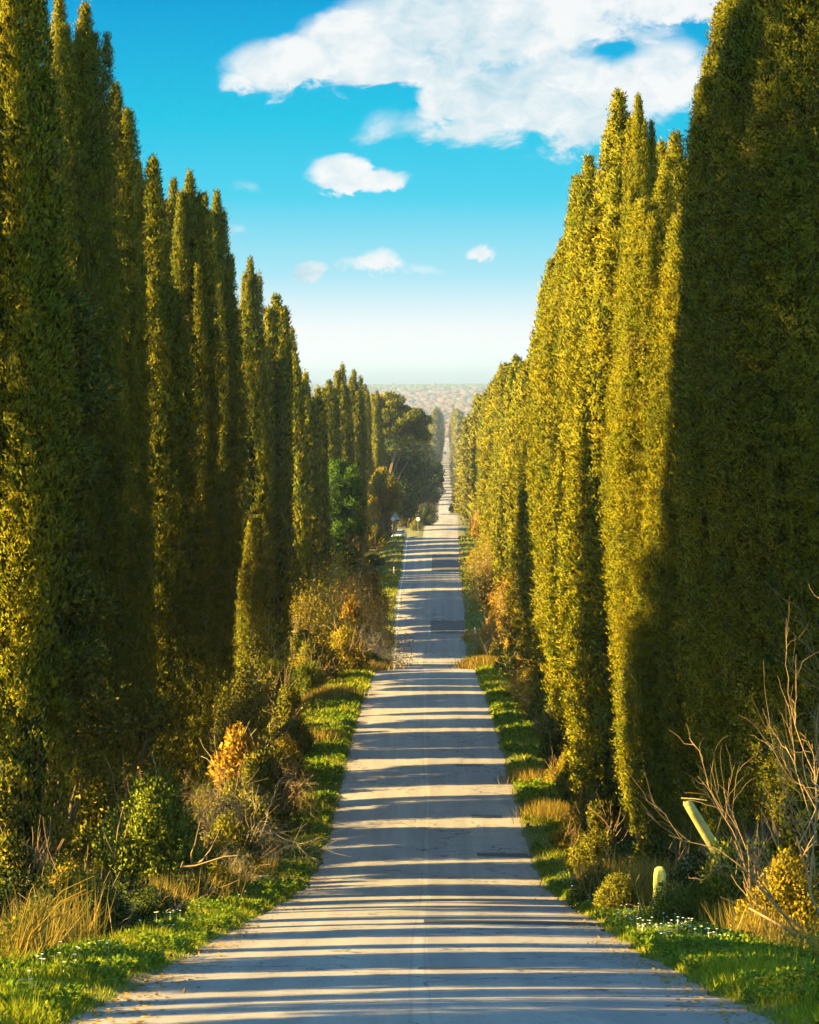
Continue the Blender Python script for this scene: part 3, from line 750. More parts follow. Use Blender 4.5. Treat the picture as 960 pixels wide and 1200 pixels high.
def crown_blobs(seed, n, R_, z0, z1, r0, r1, flat=1, taper=.6):
    rg = np.random.default_rng(seed); out = []
    for k in range(n):
        t = rg.uniform(0, 1); q = math.sqrt(rg.uniform(0, 1))*R_*(1-taper*abs(t-.4)); a = rg.uniform(0, 2*PI); r = rg.uniform(r0, r1)
        out.append((q*math.cos(a), q*math.sin(a), z0+(z1-z0)*t, r, r, r*flat))
    return out
def sapling(px, d, H, Rr, mat, label, seed, nl=7000, cat='oak', lean=(0, 0), L=.12):
    x = at(px, d)+(-.7 if px < 500 else .6); e = empty('young_oak', (x, d, float(ground(x, d))-.1)); tag(e, label, 'young tree')
    random.seed(seed); tb = Tubes(5); tips = []
    for k in range(3):
        a = random.uniform(0, 6.28)
        branchy(tb, Vector((random.gauss(0, .1), random.gauss(0, .1), 0)), Vector((math.cos(a)*.35*Rr/2+lean[0], math.sin(a)*.35+lean[1], 1)), H*.62, .028*H/2, 3, .62, .12, 5, 4, tips, .3)
    zmax = max(t[0].z for t in tips); sc_z = H/zmax
    link('branches', tb.mesh('branches', M['paletwig']), e, sc=(.62, .7, sc_z))
    T = np.array([tuple(t[0]) for t in tips if t[2] <= 1]); rg = np.random.default_rng(seed)
    T *= np.array([.62, .7, sc_z])
    idx = rg.integers(0, len(T), nl); P = T[idx]+rg.normal(0, .17+.03*H, (nl, 3))
    V, Fc = leaves(P, rnd_dir(nl)+[0, 0, .2], rnd_dir(nl), L*rg.uniform(.6, 1.3, nl), L*.6, .12)
    link('crown', mesh_np('crown', V, Fc, M[mat]), e)
    random.seed(seed+1)
for a_ in [(412, 166, 8.8, 2, 'rust', 'tallest crooked-branched golden-brown oak left of the road at the crest', 301), (393, 150, 6.2, 2, 'gold', 'golden oak sapling with bleached branches left of the crest', 302), (432, 160, 5.5, 2, 'rust', 'rust-leaved oak sapling leaning to the road past the crest', 303),
  (372, 138, 5.2, 2, 'gold', 'yellow-leaved sapling at the foot of the left cypresses at the crest', 304), (425, 186, 8.5, 2, 'rust', 'brown oak sapling behind the crooked-branched one, left', 305), (345, 112, 4.2, 2, 'olive', 'olive sapling in the left thicket before the crest', 306), (318, 92, 3.8, 2, 'oak', 'dark green sapling in the left thicket', 307), (402, 143, 3.6, 2, 'gold', 'low golden sapling right at the left verge of the crest', 308),
  (604, 146, 5.6, 2, 'rust', 'orange-leaved oak sapling to the right of the crest', 311), (590, 172, 6.2, 2, 'rust', 'rusty oak sapling past the crest on the right', 312), (622, 124, 4.6, 2, 'oak', 'brown-green sapling under the right cypresses before the crest', 313), (578, 205, 6.5, 2, 'gold', 'golden sapling overhanging the right verge far past the crest', 314), (640, 104, 3.6, 2, 'rust', 'small rusty sapling by the dark hollow on the right', 315)]:
    sapling(*a_)
# umbrella pine
gz = float(ground(at(447, 335), 335)); topz = Z_of(457, 335)-gz
pb = []
rg = np.random.default_rng(5)
for k in range(190):
    q = math.sqrt(rg.uniform(0, 1)); a = rg.uniform(0, 2*PI); dome = topz-.7-3.6*q*q
    zz = dome-rg.uniform(0, 1)**1.2*5.2*(1-.5*q); r = rg.uniform(.55, 1.0)
    pb.append((6.2*q*math.cos(a), 5.5*q*math.sin(a), zz, r*1.2, r*1.2, r*.65))
tree('umbrella_pine', 'spreading umbrella pine on the left skyline beside the far cypress clump', 'pine', at(447, 335), 335, topz, pb, 90000, .34, .10, 'pine', .3, 5, shell=.35)
tree('leafy_tree', 'round bright green tree at the foot of the left cypress clump', 'tree', at(398, 178), 178, 12, crown_blobs(8, 46, 1.6, 7.0, float(Z_of(538, 178)-ground(at(398, 178), 178))-.6, .5, .9), 30000, .16, .09, 'bright', .25, 8)
tree('young_tree', 'small golden-leaved tree left of the triangular sign', 'tree', at(450, 262), 262, 7.5, crown_blobs(9, 30, 1.5, 2.6, float(Z_of(545, 262)-ground(at(450, 262), 262))-.5, .4, .8, 1.2, 1.1), 12000, .2, .12, 'gold', .14, 9)
tree('holm_oak', 'dark rounded evergreen under the umbrella pine', 'tree', at(462, 412), 412, 12, crown_blobs(10, 80, 5.4, 5.2, 15.5, 1.0, 1.7), 26000, .35, .2, 'dark', .3, 10)
tree('holm_oak', 'dark evergreen bulging over the left edge of the far road', 'tree', at(494, 478), 478, 9, crown_blobs(12, 50, 3.9, 3.2, 9.5, .9, 1.5), 22000, .38, .22, 'dark', .3, 12)
tree('holm_oak', 'dark evergreen behind the golden-leaved small tree', 'tree', at(424, 300), 300, 12, crown_blobs(13, 50, 3.6, 2.5, 11.5, .9, 1.5), 22000, .32, .18, 'dark', .3, 13)
tree('holm_oak', 'dark evergreen filling the space under the umbrella pine crown', 'tree', at(452, 350), 350, 14, crown_blobs(19, 70, 5.0, 7.0, 15, 1.0, 1.6), 26000, .34, .2, 'dark', .3, 19)
tree('leafy_tree', 'pale yellow-lit tree between the umbrella pine and the far road', 'tree', at(488, 560), 560, 16, crown_blobs(14, 50, 4.2, 3, 20, .9, 1.6, 1.4), 15000, .5, .3, 'olive', .3, 14)
tree('leafy_tree', 'low hazy tree bulging over the right edge of the far road', 'tree', at(540, 560), 560, 7, crown_blobs(15, 24, 1.6, 2, 7, .6, 1.0), 7000, .45, .3, 'oak', .3, 15)
for q, (xx, dd_, zb, zt, lab) in enumerate([(-20.5, 36.5, 15, 27, 'nearest'), (-17, 42.3, 14, 28, 'second'), (-20, 45, 14, 28, 'third')]):  # out-of-frame pines added only to darken the near right cypresses
    tree('shade_pine', 'tall unseen pine added behind the left row to shade the right cypresses, '+lab+' from the camera', 'pine', xx, dd_, zt, crown_blobs(60+q, 120, 3.6, zb+.8, zt-1, 1.1, 1.8, .8, .4), 20000, .34, .16, 'pine', .35, 60+q)
# near evergreen oak at the left edge
b = crown_blobs(16, 110, 1.7, 3.6, 13.5, .4, .8, 1.0, .5)
tree('holm_oak', 'tall ragged evergreen oak with golden sunlit leaf clumps at the left edge', 'tree', at(24, 53.5), 53.5, 15, b, 80000, .11, .06, 'oak', .2, 16, shell=.3)
b = crown_blobs(17, 26, 1.5, 1.0, 6.0, .4, .7, 1.0, .7)
tree('holm_oak', 'low golden-leaved oak in front of the dark left cypresses', 'tree', at(75, 56), 56, 6.5, b, 15000, .11, .06, 'oak', .14, 17, shell=.3)
tree('holm_oak', 'small oak with scattered yellow leaves at the foot of the left cypresses', 'tree', at(150, 66), 66, 5, crown_blobs(18, 20, 1.2, .8, 4.4, .4, .65), 10000, .12, .07, 'oak', .12, 18, shell=.3)
random.seed(5)

# ------------------------------------------------------------------ ground cover
def scatter(n, side, d0, d1, a0, a1, power=1.0, clump=0, cs=1.0):
    u = RNG.uniform(0, 1, n*3)
    d = np.exp(np.log(d0)+(np.log(d1)-np.log(d0))*u**power)
    a = RNG.uniform(a0, a1, n*3)
    x = cx(d)+side*a
    if clump:
        m_ = wob(x*1.3*cs+7*side, d*1.1*cs, 1.0)+.6*wob(x*3.1*cs, d*2.7*cs) > clump-1
        d, x, a = d[m_], x[m_], a[m_]
    return x[:n], d[:n], a[:n]
def blades(parts, name, mat, label=None):
    Vs = []; Fs = []; off = 0
    for V, Fc in parts:
        Vs.append(V); Fs.append(Fc+off); off += len(V)
    o = link(name, mesh_np(name, np.concatenate(Vs), np.concatenate(Fs), M[mat]))
    return tag(o, label, None, None, 'stuff')
def up_blades(x, d, h, w, lean=.35, sink=.03):
    n = len(x); P = np.stack([x, d, ground(x, d)-sink], -1)
    Dr = np.stack([RNG.normal(0, lean, n), RNG.normal(0, lean, n), np.ones(n)], -1); Nm = np.stack([RNG.normal(size=n), RNG.normal(size=n)-.6, np.full(n, .2)], -1)
    return leaves(P, Dr, Nm, h, w, .1)
parts = []
for s in (-1, 1):
    x, d, a = scatter(70000, s, 17, 150, 2.66, 4.9, 1.1)
    k = np.maximum(1, d/45)
    taper = np.clip((a-2.5)/.6, .25, 1)
    parts.append(up_blades(x, d, RNG.uniform(.06, .20, len(x))*k**.4*taper*(1+.5*np.clip(wob(x*2, d), -.8, 1)), .014*k**.9, .5))
    x, d, a = scatter(16000, s, 120, 330, 2.7, 5.5)
    parts.append(up_blades(x, d, RNG.uniform(.15, .35, len(x)), .07, .5))
    x, d, a = scatter(26000, s, 17, 130, 4.6, 9.5)
    parts.append(up_blades(x, d, RNG.uniform(.12, .4, len(x)), .022*np.maximum(1, d/50), .5))
g = blades(parts, 'verge_grass', 'grass', 'green grass along both road verges'); g['category'] = 'grass'
parts = []
for s in (-1, 1):
    x, d, a = scatter(60000, s, 18, 120, 2.85, 5.2, 1.0, .9)
    n = len(x); hump = .10*np.clip(wob(x*2.3+3, d*1.7), 0, 1.5)
    P = np.stack([x, d, ground(x, d)+RNG.uniform(.0, .12, n)+hump], -1)
    Dr = rnd_dir(n)*.8+np.array([0, 0, .25]); Nm = rnd_dir(n)*.5+np.array([0, 0, 1.0])
    k = np.maximum(1, d/40)
    parts.append(leaves(P, Dr, Nm, .055*k, .045*k, .1))
g = blades(parts, 'clover_patches', 'clover', 'low leafy green clover along the verges'); g['category'] = 'ground cover'
# dry grass clumps
parts = []
def tuft(px, d, r, n, h0, h1, lean=.3, w=.012, bias=0):
    x = at(px, d)+RNG.normal(0, r, n); y = d+RNG.normal(0, r*1.3, n)
    P = np.stack([x, y, ground(x, y)-.03], -1)
    Dr = np.stack([RNG.normal(bias, lean, n), RNG.normal(0, lean, n), np.ones(n)], -1); Nm = np.stack([RNG.normal(0, .5, n), RNG.normal(0, .5, n)-1, np.zeros(n)], -1)
    parts.append(leaves(P, Dr, Nm, RNG.uniform(h0, h1, n), w, .1))
for px, d, r, n, h0, h1 in [(140, 43, .3, 1300, .4, .9), (180, 44, .35, 1500, .4, .85), (215, 47, .3, 1100, .35, .8), (240, 50, .25, 700, .3, .7), (15, 42, .3, 500, .4, .9), (40, 44, .3, 500, .4, 1.0), (90, 41, .25, 300, .4, .8),
   (70, 33, .25, 160, .5, 1.1), (10, 31, .3, 250, .5, 1.1), (285, 62, .3, 800, .3, .7), (60, 48, .3, 700, .5, 1.2), (110, 50, .3, 600, .5, 1.1), (250, 54, .3, 900, .4, .9), (200, 50, .3, 700, .4, .8), (30, 35, .3, 500, .4, .9), (300, 68, .35, 900, .3, .8), (745, 47, .35, 900, .5, 1.15), (780, 47, .3, 700, .5, 1.1), (720, 52, .3, 500, .4, .9), (800, 40, .3, 300, .3, .8), (900, 35, .25, 500, .3, .7), (930, 37, .3, 700, .3, .8), (955, 35, .25, 300, .3, .7), (875, 37, .25, 500, .3, .7),
   (650, 75, .4, 900, .3, .7), (625, 84, .4, 900, .3, .6), (700, 58, .35, 500, .3, .7), (320, 78, .5, 900, .3, .8), (350, 95, .6, 1200, .3, .8), (380, 115, .7, 1500, .3, .8), (425, 138, .6, 2200, .3, .7), (562, 140, .45, 1600, .4, .85), (560, 190, .5, 900, .3, .6)]:
    tuft(px, d, r, int(n*1.3), h0, h1, w=.012*max(1, d/45))
for s in (-1, 1):
    x, d, a = scatter(6000, s, 18, 150, 4.4, 9.0 if s < 0 else 6.5, 1.0, 1.3)
    parts.append(up_blades(x, d, RNG.uniform(.25, .7, len(x)), .014*np.maximum(1, d/45), .35))
g = blades(parts, 'dry_grass', 'straw', 'golden dry grass stems on both banks'); g['category'] = 'grass'
# long leaning dry canes at lower left
for q, (px, d, n, lab) in enumerate([(8, 30, 9, 'bundle of long dry canes leaning right at the lower left corner'), (20, 36, 7, 'dry leaning stalks above the cane bundle at the left edge'), (735, 49, 8, 'tall pale dry stalks rising behind the marker stone')]):
    tb = Tubes(4); random.seed(40+q)
    for k in range(n):
        x0 = random.gauss(0, .12); y0 = random.gauss(0, .12); dx = random.uniform(.25, .9)*(1 if q < 2 else random.choice((-.5, .4))); L = random.uniform(.8, 1.4)
        tb.add([(x0, y0, -.05), (x0+dx*.3, y0, L*.4), (x0+dx*.75, y0+.03, L*.72), (x0+dx*1.2, y0+.04, L*.85)], [.009, .008, .006, .004])
    o = link('dry_stalks', tb.mesh('dry_stalks', M['straw']), None, (at(px, d), d, float(ground(at(px, d), d)))); tag(o, lab, 'dry plant')
# flowers
x, d, a = scatter(260, 1, 32, 72, 2.95, 4.0, 1.0, 1.1); x2, d2, a2 = scatter(140, -1, 20, 60, 3.3, 4.8, 1.0, 1.2)
x3, d3, a3 = scatter(30, 1, 32, 46, 3.0, 4.0, 1.0)
x = np.concatenate([x, x2, x3]); d = np.concatenate([d, d2, d3]); n = len(x)
P = np.stack([x, d, ground(x, d)+RNG.uniform(.12, .26, n)], -1)
ps = []
for k in range(5):
    a = 2*PI*k/5+RNG.uniform(0, .3, n); ps.append(leaves(P, np.stack([np.cos(a), np.sin(a), np.full(n, .35)], -1), np.tile([0, 0, 1.], (n, 1)), .024, .018, .05))
ps.append(leaves(P-np.array([0, 0, .2]), np.tile([0, 0, 1.], (n, 1)), rnd_dir(n), .2, .005, .1))
g = blades(ps, 'white_flowers', 'petal', 'tiny white flowers dotted over the right verge'); g['category'] = 'flowers'
# fallen leaves / litter below shrubs
x, d, a = scatter(16000, -1, 18, 150, 2.9, 10, 1.0); x2, d2, a2 = scatter(9000, 1, 18, 150, 2.9, 7, 1.0)
x = np.concatenate([x, x2]); d = np.concatenate([d, d2]); n = len(x)
g = blades([leaves(np.stack([x, d, ground(x, d)+.02], -1), rnd_dir(n)*[1, 1, .3], np.tile([0, 0, 1.], (n, 1))+rnd_dir(n)*.4, .06, .04, .1)], 'fallen_leaves', 'rust', 'brown fallen leaves under the shrubs'); g['category'] = 'leaf litter'
n = 2600; d = np.exp(RNG.uniform(np.log(19), np.log(150), n)); s_ = RNG.choice([-1, 1], n); u_ = s_*(2.72-np.abs(RNG.normal(0, .28, n)))
g = blades([leaves(np.stack([cx(d)+u_, d, road_z(u_, d)+.012], -1), rnd_dir(n)*[1, 1, .1], np.tile([0, 0, 1.], (n, 1))+rnd_dir(n)*.25, .06, .035, .1)], 'leaf_litter', 'rust', 'brown leaf litter along the asphalt edges'); g['category'] = 'leaf litter'
# low weeds filling the thicket floor
parts = []
for s, w in ((-1, 10.5), (1, 7.0)):
    x, d, a = scatter(60000 if s < 0 else 40000, s, 18, 170, 4.5, w, 1.0, .7, .6)
    n = len(x); hh = np.clip(.25+.35*wob(x*.9+4, d*.7), .05, .9)
    P = np.stack([x, d, ground(x, d)+RNG.uniform(0, 1, n)*hh], -1); k = np.maximum(1, d/50)
    parts.append(leaves(P, rnd_dir(n)+[0, 0, .5], rnd_dir(n)*.7+[0, 0, .7], .07*k, .035*k, .1))
g = blades(parts, 'undergrowth', 'olive', 'low leafy undergrowth filling the banks'); g['category'] = 'undergrowth'

# ------------------------------------------------------------------ built things
import bmesh
def bm_obj(name, bm, mat, parent=None, loc=(0, 0, 0), rot=(0, 0, 0), bevel=0, smooth=False):
    me = bpy.data.meshes.new(name); bm.to_mesh(me); bm.free(); me.materials.append(M[mat])
    if smooth:
        me.polygons.foreach_set('use_smooth', [True]*len(me.polygons))
    o = link(name, me, parent, loc, rot)
    if bevel:
        b = o.modifiers.new('bevel', 'BEVEL'); b.width = bevel; b.segments = 2
    return o
def prism(name, pts, thick, mat, parent=None, axis='y', **k):
    """extrude a polygon of (a,b) points"""
    bm = bmesh.new(); v0 = []; v1 = []
    for a, b in pts:
        f = {'y': lambda t: (a, t, b), 'x': lambda t: (t, a, b), 'z': lambda t: (a, b, t)}[axis]
        v0.append(bm.verts.new(f(-thick/2))); v1.append(bm.verts.new(f(thick/2)))
    bm.faces.new(v0); bm.faces.new(v1[::-1]); n = len(pts)
    for i in range(n): bm.faces.new((v0[i], v1[i], v1[(i+1) % n], v0[(i+1) % n]))
    bmesh.ops.recalc_face_normals(bm, faces=bm.faces)
    return bm_obj(name, bm, mat, parent, **k)
# kilometre / marker stone
def gpt(px, d): x = at(px, d); return (x, d, float(ground(x, d)))
d = 41.5
x, y, z = gpt(772, d)
bm = bmesh.new()
rings = [(-.25, .11, .085), (0, .105, .08), (.25, .1, .077), (.5, .095, .072), (.62, .092, .07), (.69, .075, .058), (.72, .045, .035)]
prev = None
for zz, a, b2 in rings:
    ring = []
    for sx, sy in ((-1, -.6), (-.6, -1), (.6, -1), (1, -.6), (1, .6), (.6, 1), (-.6, 1), (-1, .6)):
        ring.append(bm.verts.new((sx*a+random.uniform(-.004, .004), sy*b2+random.uniform(-.004, .004), zz)))
    if prev:
        for i in range(8): bm.faces.new((prev[i], prev[(i+1) % 8], ring[(i+1) % 8], ring[i]))
    prev = ring
bm.faces.new(prev)
o = bm_obj('marker_stone', bm, 'stone', None, (x, y, z-.0), (R(1.5), R(1.0), .15), bevel=.006)
o.scale = (1, 1, 1.18)
tag(o, 'sunlit pale stone marker post standing in the clover on the right verge', 'marker post')
# broken leaning trunk
d = 44.0; p0 = Vector((at(834, d), d, Z_of(988, d))); p1 = Vector((at(802, d), d-.3, Z_of(934, d)))
tb = Tubes(9); e = empty('broken_trunk', (p0.x, p0.y, p0.z-.5)); tag(e, 'pale broken trunk leaning left beneath the right cypresses', 'broken trunk')
base = Vector((0, 0, .5)); v = p1-p0
tb.add([base-v*1.1, base, base+v*.35, base+v*.7, base+v*.93, base+v*1.0], [.11, .10, .095, .09, .085, .05])
o = tb.mesh('trunk', M['wood']); link('trunk', o, e)
tb = Tubes(5); q = base+v; tb.add([q+Vector((-.08, 0, .03)), q+Vector((.14, 0, .02)), q+Vector((.36, .02, -.01))], [.016, .014, .007]); link('branch_stub', tb.mesh('branch_stub', M['wood']), e)
tb = Tubes(8); x = at(808, 49.0); 
tb.add([(0, 0, -.3), (.02, 0, .4), (-.03, 0, 1.2)], [.17, .13, .1]); o = link('dead_stump', tb.mesh('dead_stump', M['twig']), None, (x, 49, float(ground(x, 49)))); tag(o, 'short sunlit dead stump left of the leaning broken trunk', 'stump')
# delineator posts
def post(px, d, h, lab):
    x, y, z = gpt(px, d); e = empty('roadside_post', (x, y, z)); tag(e, lab, 'roadside post')
    bm = bmesh.new(); prev = None
    for zz, a in ((-.1, .075), (h*.55, .07), (h*.92, .065), (h, .035)):
        ring = [bm.verts.new((a*math.cos(t)*.95, a*math.sin(t)*.6, zz)) for t in np.linspace(0, 2*PI, 10, endpoint=False)]
        if prev:
            for i in range(10): bm.faces.new((prev[i], prev[(i+1) % 10], ring[(i+1) % 10], ring[i]))
        prev = ring
    bm.faces.new(prev); bm_obj('body', bm, 'white', e, smooth=False)
    bm = bmesh.new(); bmesh.ops.create_cube(bm, size=1); bmesh.ops.scale(bm, vec=(.07, .015, .12), verts=bm.verts); bm_obj('reflector', bm, 'red', e, (0, -.047, h*.78))
post(453, 186, 1.0, 'white post on the left verge just past the crest')
post(557, 190, .8, 'white post above the yellow bush on the right verge past the crest')
post(462, 232, .8, 'small white post farther on, on the left verge before the sign')
# triangular sign (seen from behind)
x, y, z = gpt(463.3, 257)
e = empty('triangular_sign', (x, y, z)); tag(e, 'triangular road sign seen from behind on a grey pole, left of the far road', 'road sign')
hs = Z_of(600, 257)-z
prism('plate', [(-.42, hs-.74), (.42, hs-.74), (.45, hs-.69), (.03, hs), (-.03, hs), (-.45, hs-.69)], .02, 'signback', e)
prism('border', [(-.38, hs-.77), (.38, hs-.77), (.38, hs-.745), (-.38, hs-.745)], .03, 'metal', e)
tb = Tubes(8); tb.add([(0, -.04, -.3), (0, -.04, hs-.1)], [.035, .035]); link('pole', tb.mesh('pole', M['metal']), e)
tb = Tubes(5); tb.add([(-.2, -.03, hs-.55), (.2, -.03, hs-.55)], [.02, .02]); link('bracket', tb.mesh('bracket', M['metal']), e)
def round_sign(px, d, toppy, r, lab, name='round_sign'):
    x, y, z = gpt(px, d); e = empty(name, (x, y, z)); tag(e, lab, 'road sign'); h = Z_of(toppy, d)-z-r
    prism('plate', [(r*math.cos(t), h+r*math.sin(t)) for t in np.linspace(0, 2*PI, 24, endpoint=False)], .03, 'white', e)
    tb = Tubes(8); tb.add([(0, .05, -.3), (0, .05, h+r*.5)], [.035, .035]); link('pole', tb.mesh('pole', M['metal']), e)
round_sign(490, 403, 606, .32, 'white round sign on a thin pole at the left road edge')
round_sign(460.6, 256.5, 606, .2, 'small white round mirror beside the triangular sign')

# cars
def car(x, d, mat, lab, rz, group=None):
    z = float(road_z(x-float(cx(d)), d)) if abs(x-cx(d)) < 2.6 else float(ground(x, d))+.02
    e = empty('car', (x, d, z), (0, 0, rz)); tag(e, lab, 'car', group)
    W = .86
    def loft(name, secs, mat_, par):
        bm = bmesh.new(); prev = None
        for yy, zb, zt, wb, wt in secs:
            ring = [bm.verts.new(p) for p in ((-wb, yy, zb), (wb, yy, zb), (wb*1.02, yy, (zb+zt)/2), (wt, yy, zt), (-wt, yy, zt), (-wb*1.02, yy, (zb+zt)/2))]
            if prev:
                for i in range(6): bm.faces.new((prev[i], prev[(i+1) % 6], ring[(i+1) % 6], ring[i]))
            else: bm.faces.new(ring[::-1])
            prev = ring
        bm.faces.new(prev); bmesh.ops.recalc_face_normals(bm, faces=bm.faces)
        return bm_obj(name, bm, mat_, par, bevel=.03)
    b = loft('body', [(-2.0, .35, .62, .7, .62), (-1.85, .25, .80, .82, .74), (-.9, .22, .93, W, .80), (.0, .22, .95, W, .82), (1.2, .22, .97, W, .80), (1.95, .28, .93, .82, .74), (2.08, .4, .8, .74, .7)], mat, e)
    loft('cabin', [(-1.0, .92, .96, .74, .72), (-.35, .92, 1.42, .76, .60), (.9, .92, 1.46, .76, .60), (1.75, .92, 1.0, .74, .68)], 'glass', e)
    loft('roof', [(-.38, 1.42, 1.45, .60, .56), (.25, 1.44, 1.50, .61, .57), (.95, 1.45, 1.48, .60, .56)], mat, e)
    for sy in (-1.3, 1.3):
        for sx in (-1, 1):
            tb = Tubes(16); tb.add([(sx*.66, sy, .31), (sx*.661, sy, .31), (sx*.87, sy, .31), (sx*.871, sy, .31)], [.0, .31, .31, .0]); w = link('wheel', tb.mesh('wheel', M['tyre']), e)
            tb = Tubes(12); tb.add([(sx*.872, sy, .31), (sx*.88, sy, .31), (sx*.881, sy, .31)], [.19, .19, 0]); link('rim', tb.mesh('rim', M['metal']), w)
    for sx in (-1, 1):
        bm = bmesh.new(); bmesh.ops.create_uvsphere(bm, u_segments=10, v_segments=6, radius=.13); bmesh.ops.scale(bm, vec=(1.2, .5, .7), verts=bm.verts); bm_obj('headlight', bm, 'lamp', e, (sx*.55, -1.9, .68), smooth=True)
        bm = bmesh.new(); bmesh.ops.create_cube(bm, size=1); bmesh.ops.scale(bm, vec=(.2, .06, .16), verts=bm.verts); bm_obj('tail_light', bm, 'red', e, (sx*.62, 2.05, .78))
    bm = bmesh.new(); bmesh.ops.create_cube(bm, size=1); bmesh.ops.scale(bm, vec=(1.3, .05, .12), verts=bm.verts); bm_obj('bumper', bm, 'tyre', e, (0, -2.0, .42))
    return e
car(at(467.5, 396), 396, 'silver', 'silver car parked off the left roadside below the triangular sign', R(-12))
car(at(517, 1182), 1182, 'cream', 'pale cream car coming along the far road, nearest of the distant ones', R(2))
car(at(521.5, 1422), 1422, 'whitecar', 'white car in mid road behind the nearest distant car', R(0))
car(at(521.2, 1760), 1760, 'whitecar', 'bright white car in the left lane far down under the hazy cypresses', R(2))
car(at(523.6, 2080), 2080, 'cream', 'tiny pale car farthest away at the end of the visible road', R(0))

# ------------------------------------------------------------------ distant woods (one mass nobody could count)
def ico(sub=1):
    bm = bmesh.new(); bmesh.ops.create_icosphere(bm, subdivisions=sub, radius=1)
    V = np.array([v.co[:] for v in bm.verts]); Fc = np.array([[v.index for v in f.verts] for f in bm.faces]); bm.free(); return V, Fc
IV, IF = ico(2)
def canopy(name, mat, pts, label):
    n = len(pts); pts = np.array(pts)
    S = pts[:, 3:6]; V = IV[None]*S[:, None, :]*(1+RNG.normal(0, .09, (n, len(IV), 1)))+pts[:, None, :3]
    Fc = IF[None]+(np.arange(n)*len(IV))[:, None, None]
    o = link(name, mesh_np(name, V.reshape(-1, 3), Fc.reshape(-1, 3), M[mat], True))
    tag(o, label, 'woods', None, 'stuff'); return o
pw = []; pg = []
for k in range(15000):
    d = 1250+4800*random.random()**.8
    x = random.uniform(-.16, .11)*d*random.choice((1, 1, 1.8))
    if abs(x) < 13 and d < 2380: continue
    gz = float(ground(x, d)); r = random.uniform(3, 5.6)*(1+d/9000)
    hill = 7*math.exp(-((d-5200)/700)**2)*(1+.25*math.sin(x/90)) + 5*math.exp(-((d-3600)/300)**2)*math.sin(x/60+1)
    rec = (x, d, gz+r*.45+max(0, hill), r, r, r*random.uniform(.5, .75))
    (pg if (d > 5000 or (d < 2300 and random.random() < .5) or random.random() < .16) else pw).append(rec)
canopy('bare_woods', 'wood_far', pw, 'pinkish bare winter woods filling the plain beyond the avenue')
canopy('green_woods', 'wood_green', pg, 'dull green pine woods along the coast below the sea horizon')

# ------------------------------------------------------------------ haze
HB = (-12500, -60, -93, 12500, 62500, 13)
bm = bmesh.new(); bmesh.ops.create_cube(bm, size=1)
me = bpy.data.meshes.new('haze'); bm.to_mesh(me); bm.free()
hz = link('haze', me, None, ((HB[0]+HB[3])/2, (HB[1]+HB[4])/2, (HB[2]+HB[5])/2), (0, 0, 0), (HB[3]-HB[0], HB[4]-HB[1], HB[5]-HB[2]))
m, nt, out = newmat('haze_air')
pv = nd(nt, 'ShaderNodeVolumePrincipled'); pv.inputs['Color'].default_value = (.52, .67, 1, 1); pv.inputs['Density'].default_value = .00015; pv.inputs['Anisotropy'].default_value = .2
nt.links.new(pv.outputs[0], out.inputs['Volume']); me.materials.append(m); tag(hz, 'thin pale haze over the plain', 'haze', None, 'stuff')

# ------------------------------------------------------------------ sky, sun
w = bpy.data.worlds.new('World'); SC.world = w; w.use_nodes = True; nt = w.node_tree; nt.nodes.clear()
out = nd(nt, 'ShaderNodeOutputWorld'); bg = nd(nt, 'ShaderNodeBackground'); bg.inputs['Strength'].default_value = .1
sky = nd(nt, 'ShaderNodeTexSky', sky_type='NISHITA'); sky.sun_disc = False
sky.sun_elevation = SUN_EL
sunv = Vector((-math.cos(SUN_EL)*math.cos(SUN_AZ), -math.cos(SUN_EL)*math.sin(SUN_AZ), math.sin(SUN_EL)))
sky.sun_rotation = math.atan2(sunv.x, sunv.y)
sky.air_density = 1.0; sky.dust_density = .3; sky.ozone_density = 1.5
tc = nd(nt, 'ShaderNodeTexCoord'); sp = nd(nt, 'ShaderNodeSeparateXYZ'); nt.links.new(tc.outputs['Generated'], sp.inputs[0])
dx, dy, dz = sp.outputs
dyc = mathn(nt, 'MAXIMUM', dy, .02)
uu = mathn(nt, 'DIVIDE', dx, dyc); vv = mathn(nt, 'DIVIDE', dz, dyc)
# air colour by elevation (values are the photo's sky seen at this exposure)
def lin(r, g, b): return tuple(((c/255)/12.92 if c/255 <= .04045 else ((c/255+.055)/1.055)**2.4) for c in (r, g, b))
el = mathn(nt, 'MULTIPLY', dz, 1.0)
K = 1/ (10*.1)
g = ramp(nt, mathn(nt, 'DIVIDE', el, .25), [(0, lin(252, 252, 250)), (.04, lin(244, 250, 252)), (.12, lin(172, 232, 247)), (.24, lin(78, 212, 240)), (.36, lin(30, 198, 234)), (.55, lin(6, 162, 222)), (1, lin(20, 120, 205))])
EXPO = 2.32
sc_ = nd(nt, 'ShaderNodeVectorMath'); sc_.operation = 'SCALE'; nt.links.new(g, sc_.inputs[0]); sc_.inputs['Scale'].default_value = 10/2**EXPO
low = mathn(nt, 'MULTIPLY', mathn(nt, 'SUBTRACT', 1, mathn(nt, 'MULTIPLY', mathn(nt, 'SUBTRACT', el, .22, clamp=True), 5, clamp=True)), mathn(nt, 'MULTIPLY', mathn(nt, 'ADD', dy, .1), 2, clamp=True))
dim = nd(nt, 'ShaderNodeVectorMath'); dim.operation = 'SCALE'; nt.links.new(sky.outputs[0], dim.inputs[0]); dim.inputs['Scale'].default_value = 1.0
tnt = nd(nt, 'ShaderNodeVectorMath'); tnt.operation = 'MULTIPLY'; nt.links.new(dim.outputs[0], tnt.inputs[0]); tnt.inputs[1].default_value = (.50, .74, .70)
skyc = mixc(nt, low, tnt.outputs[0], sc_.outputs[0])
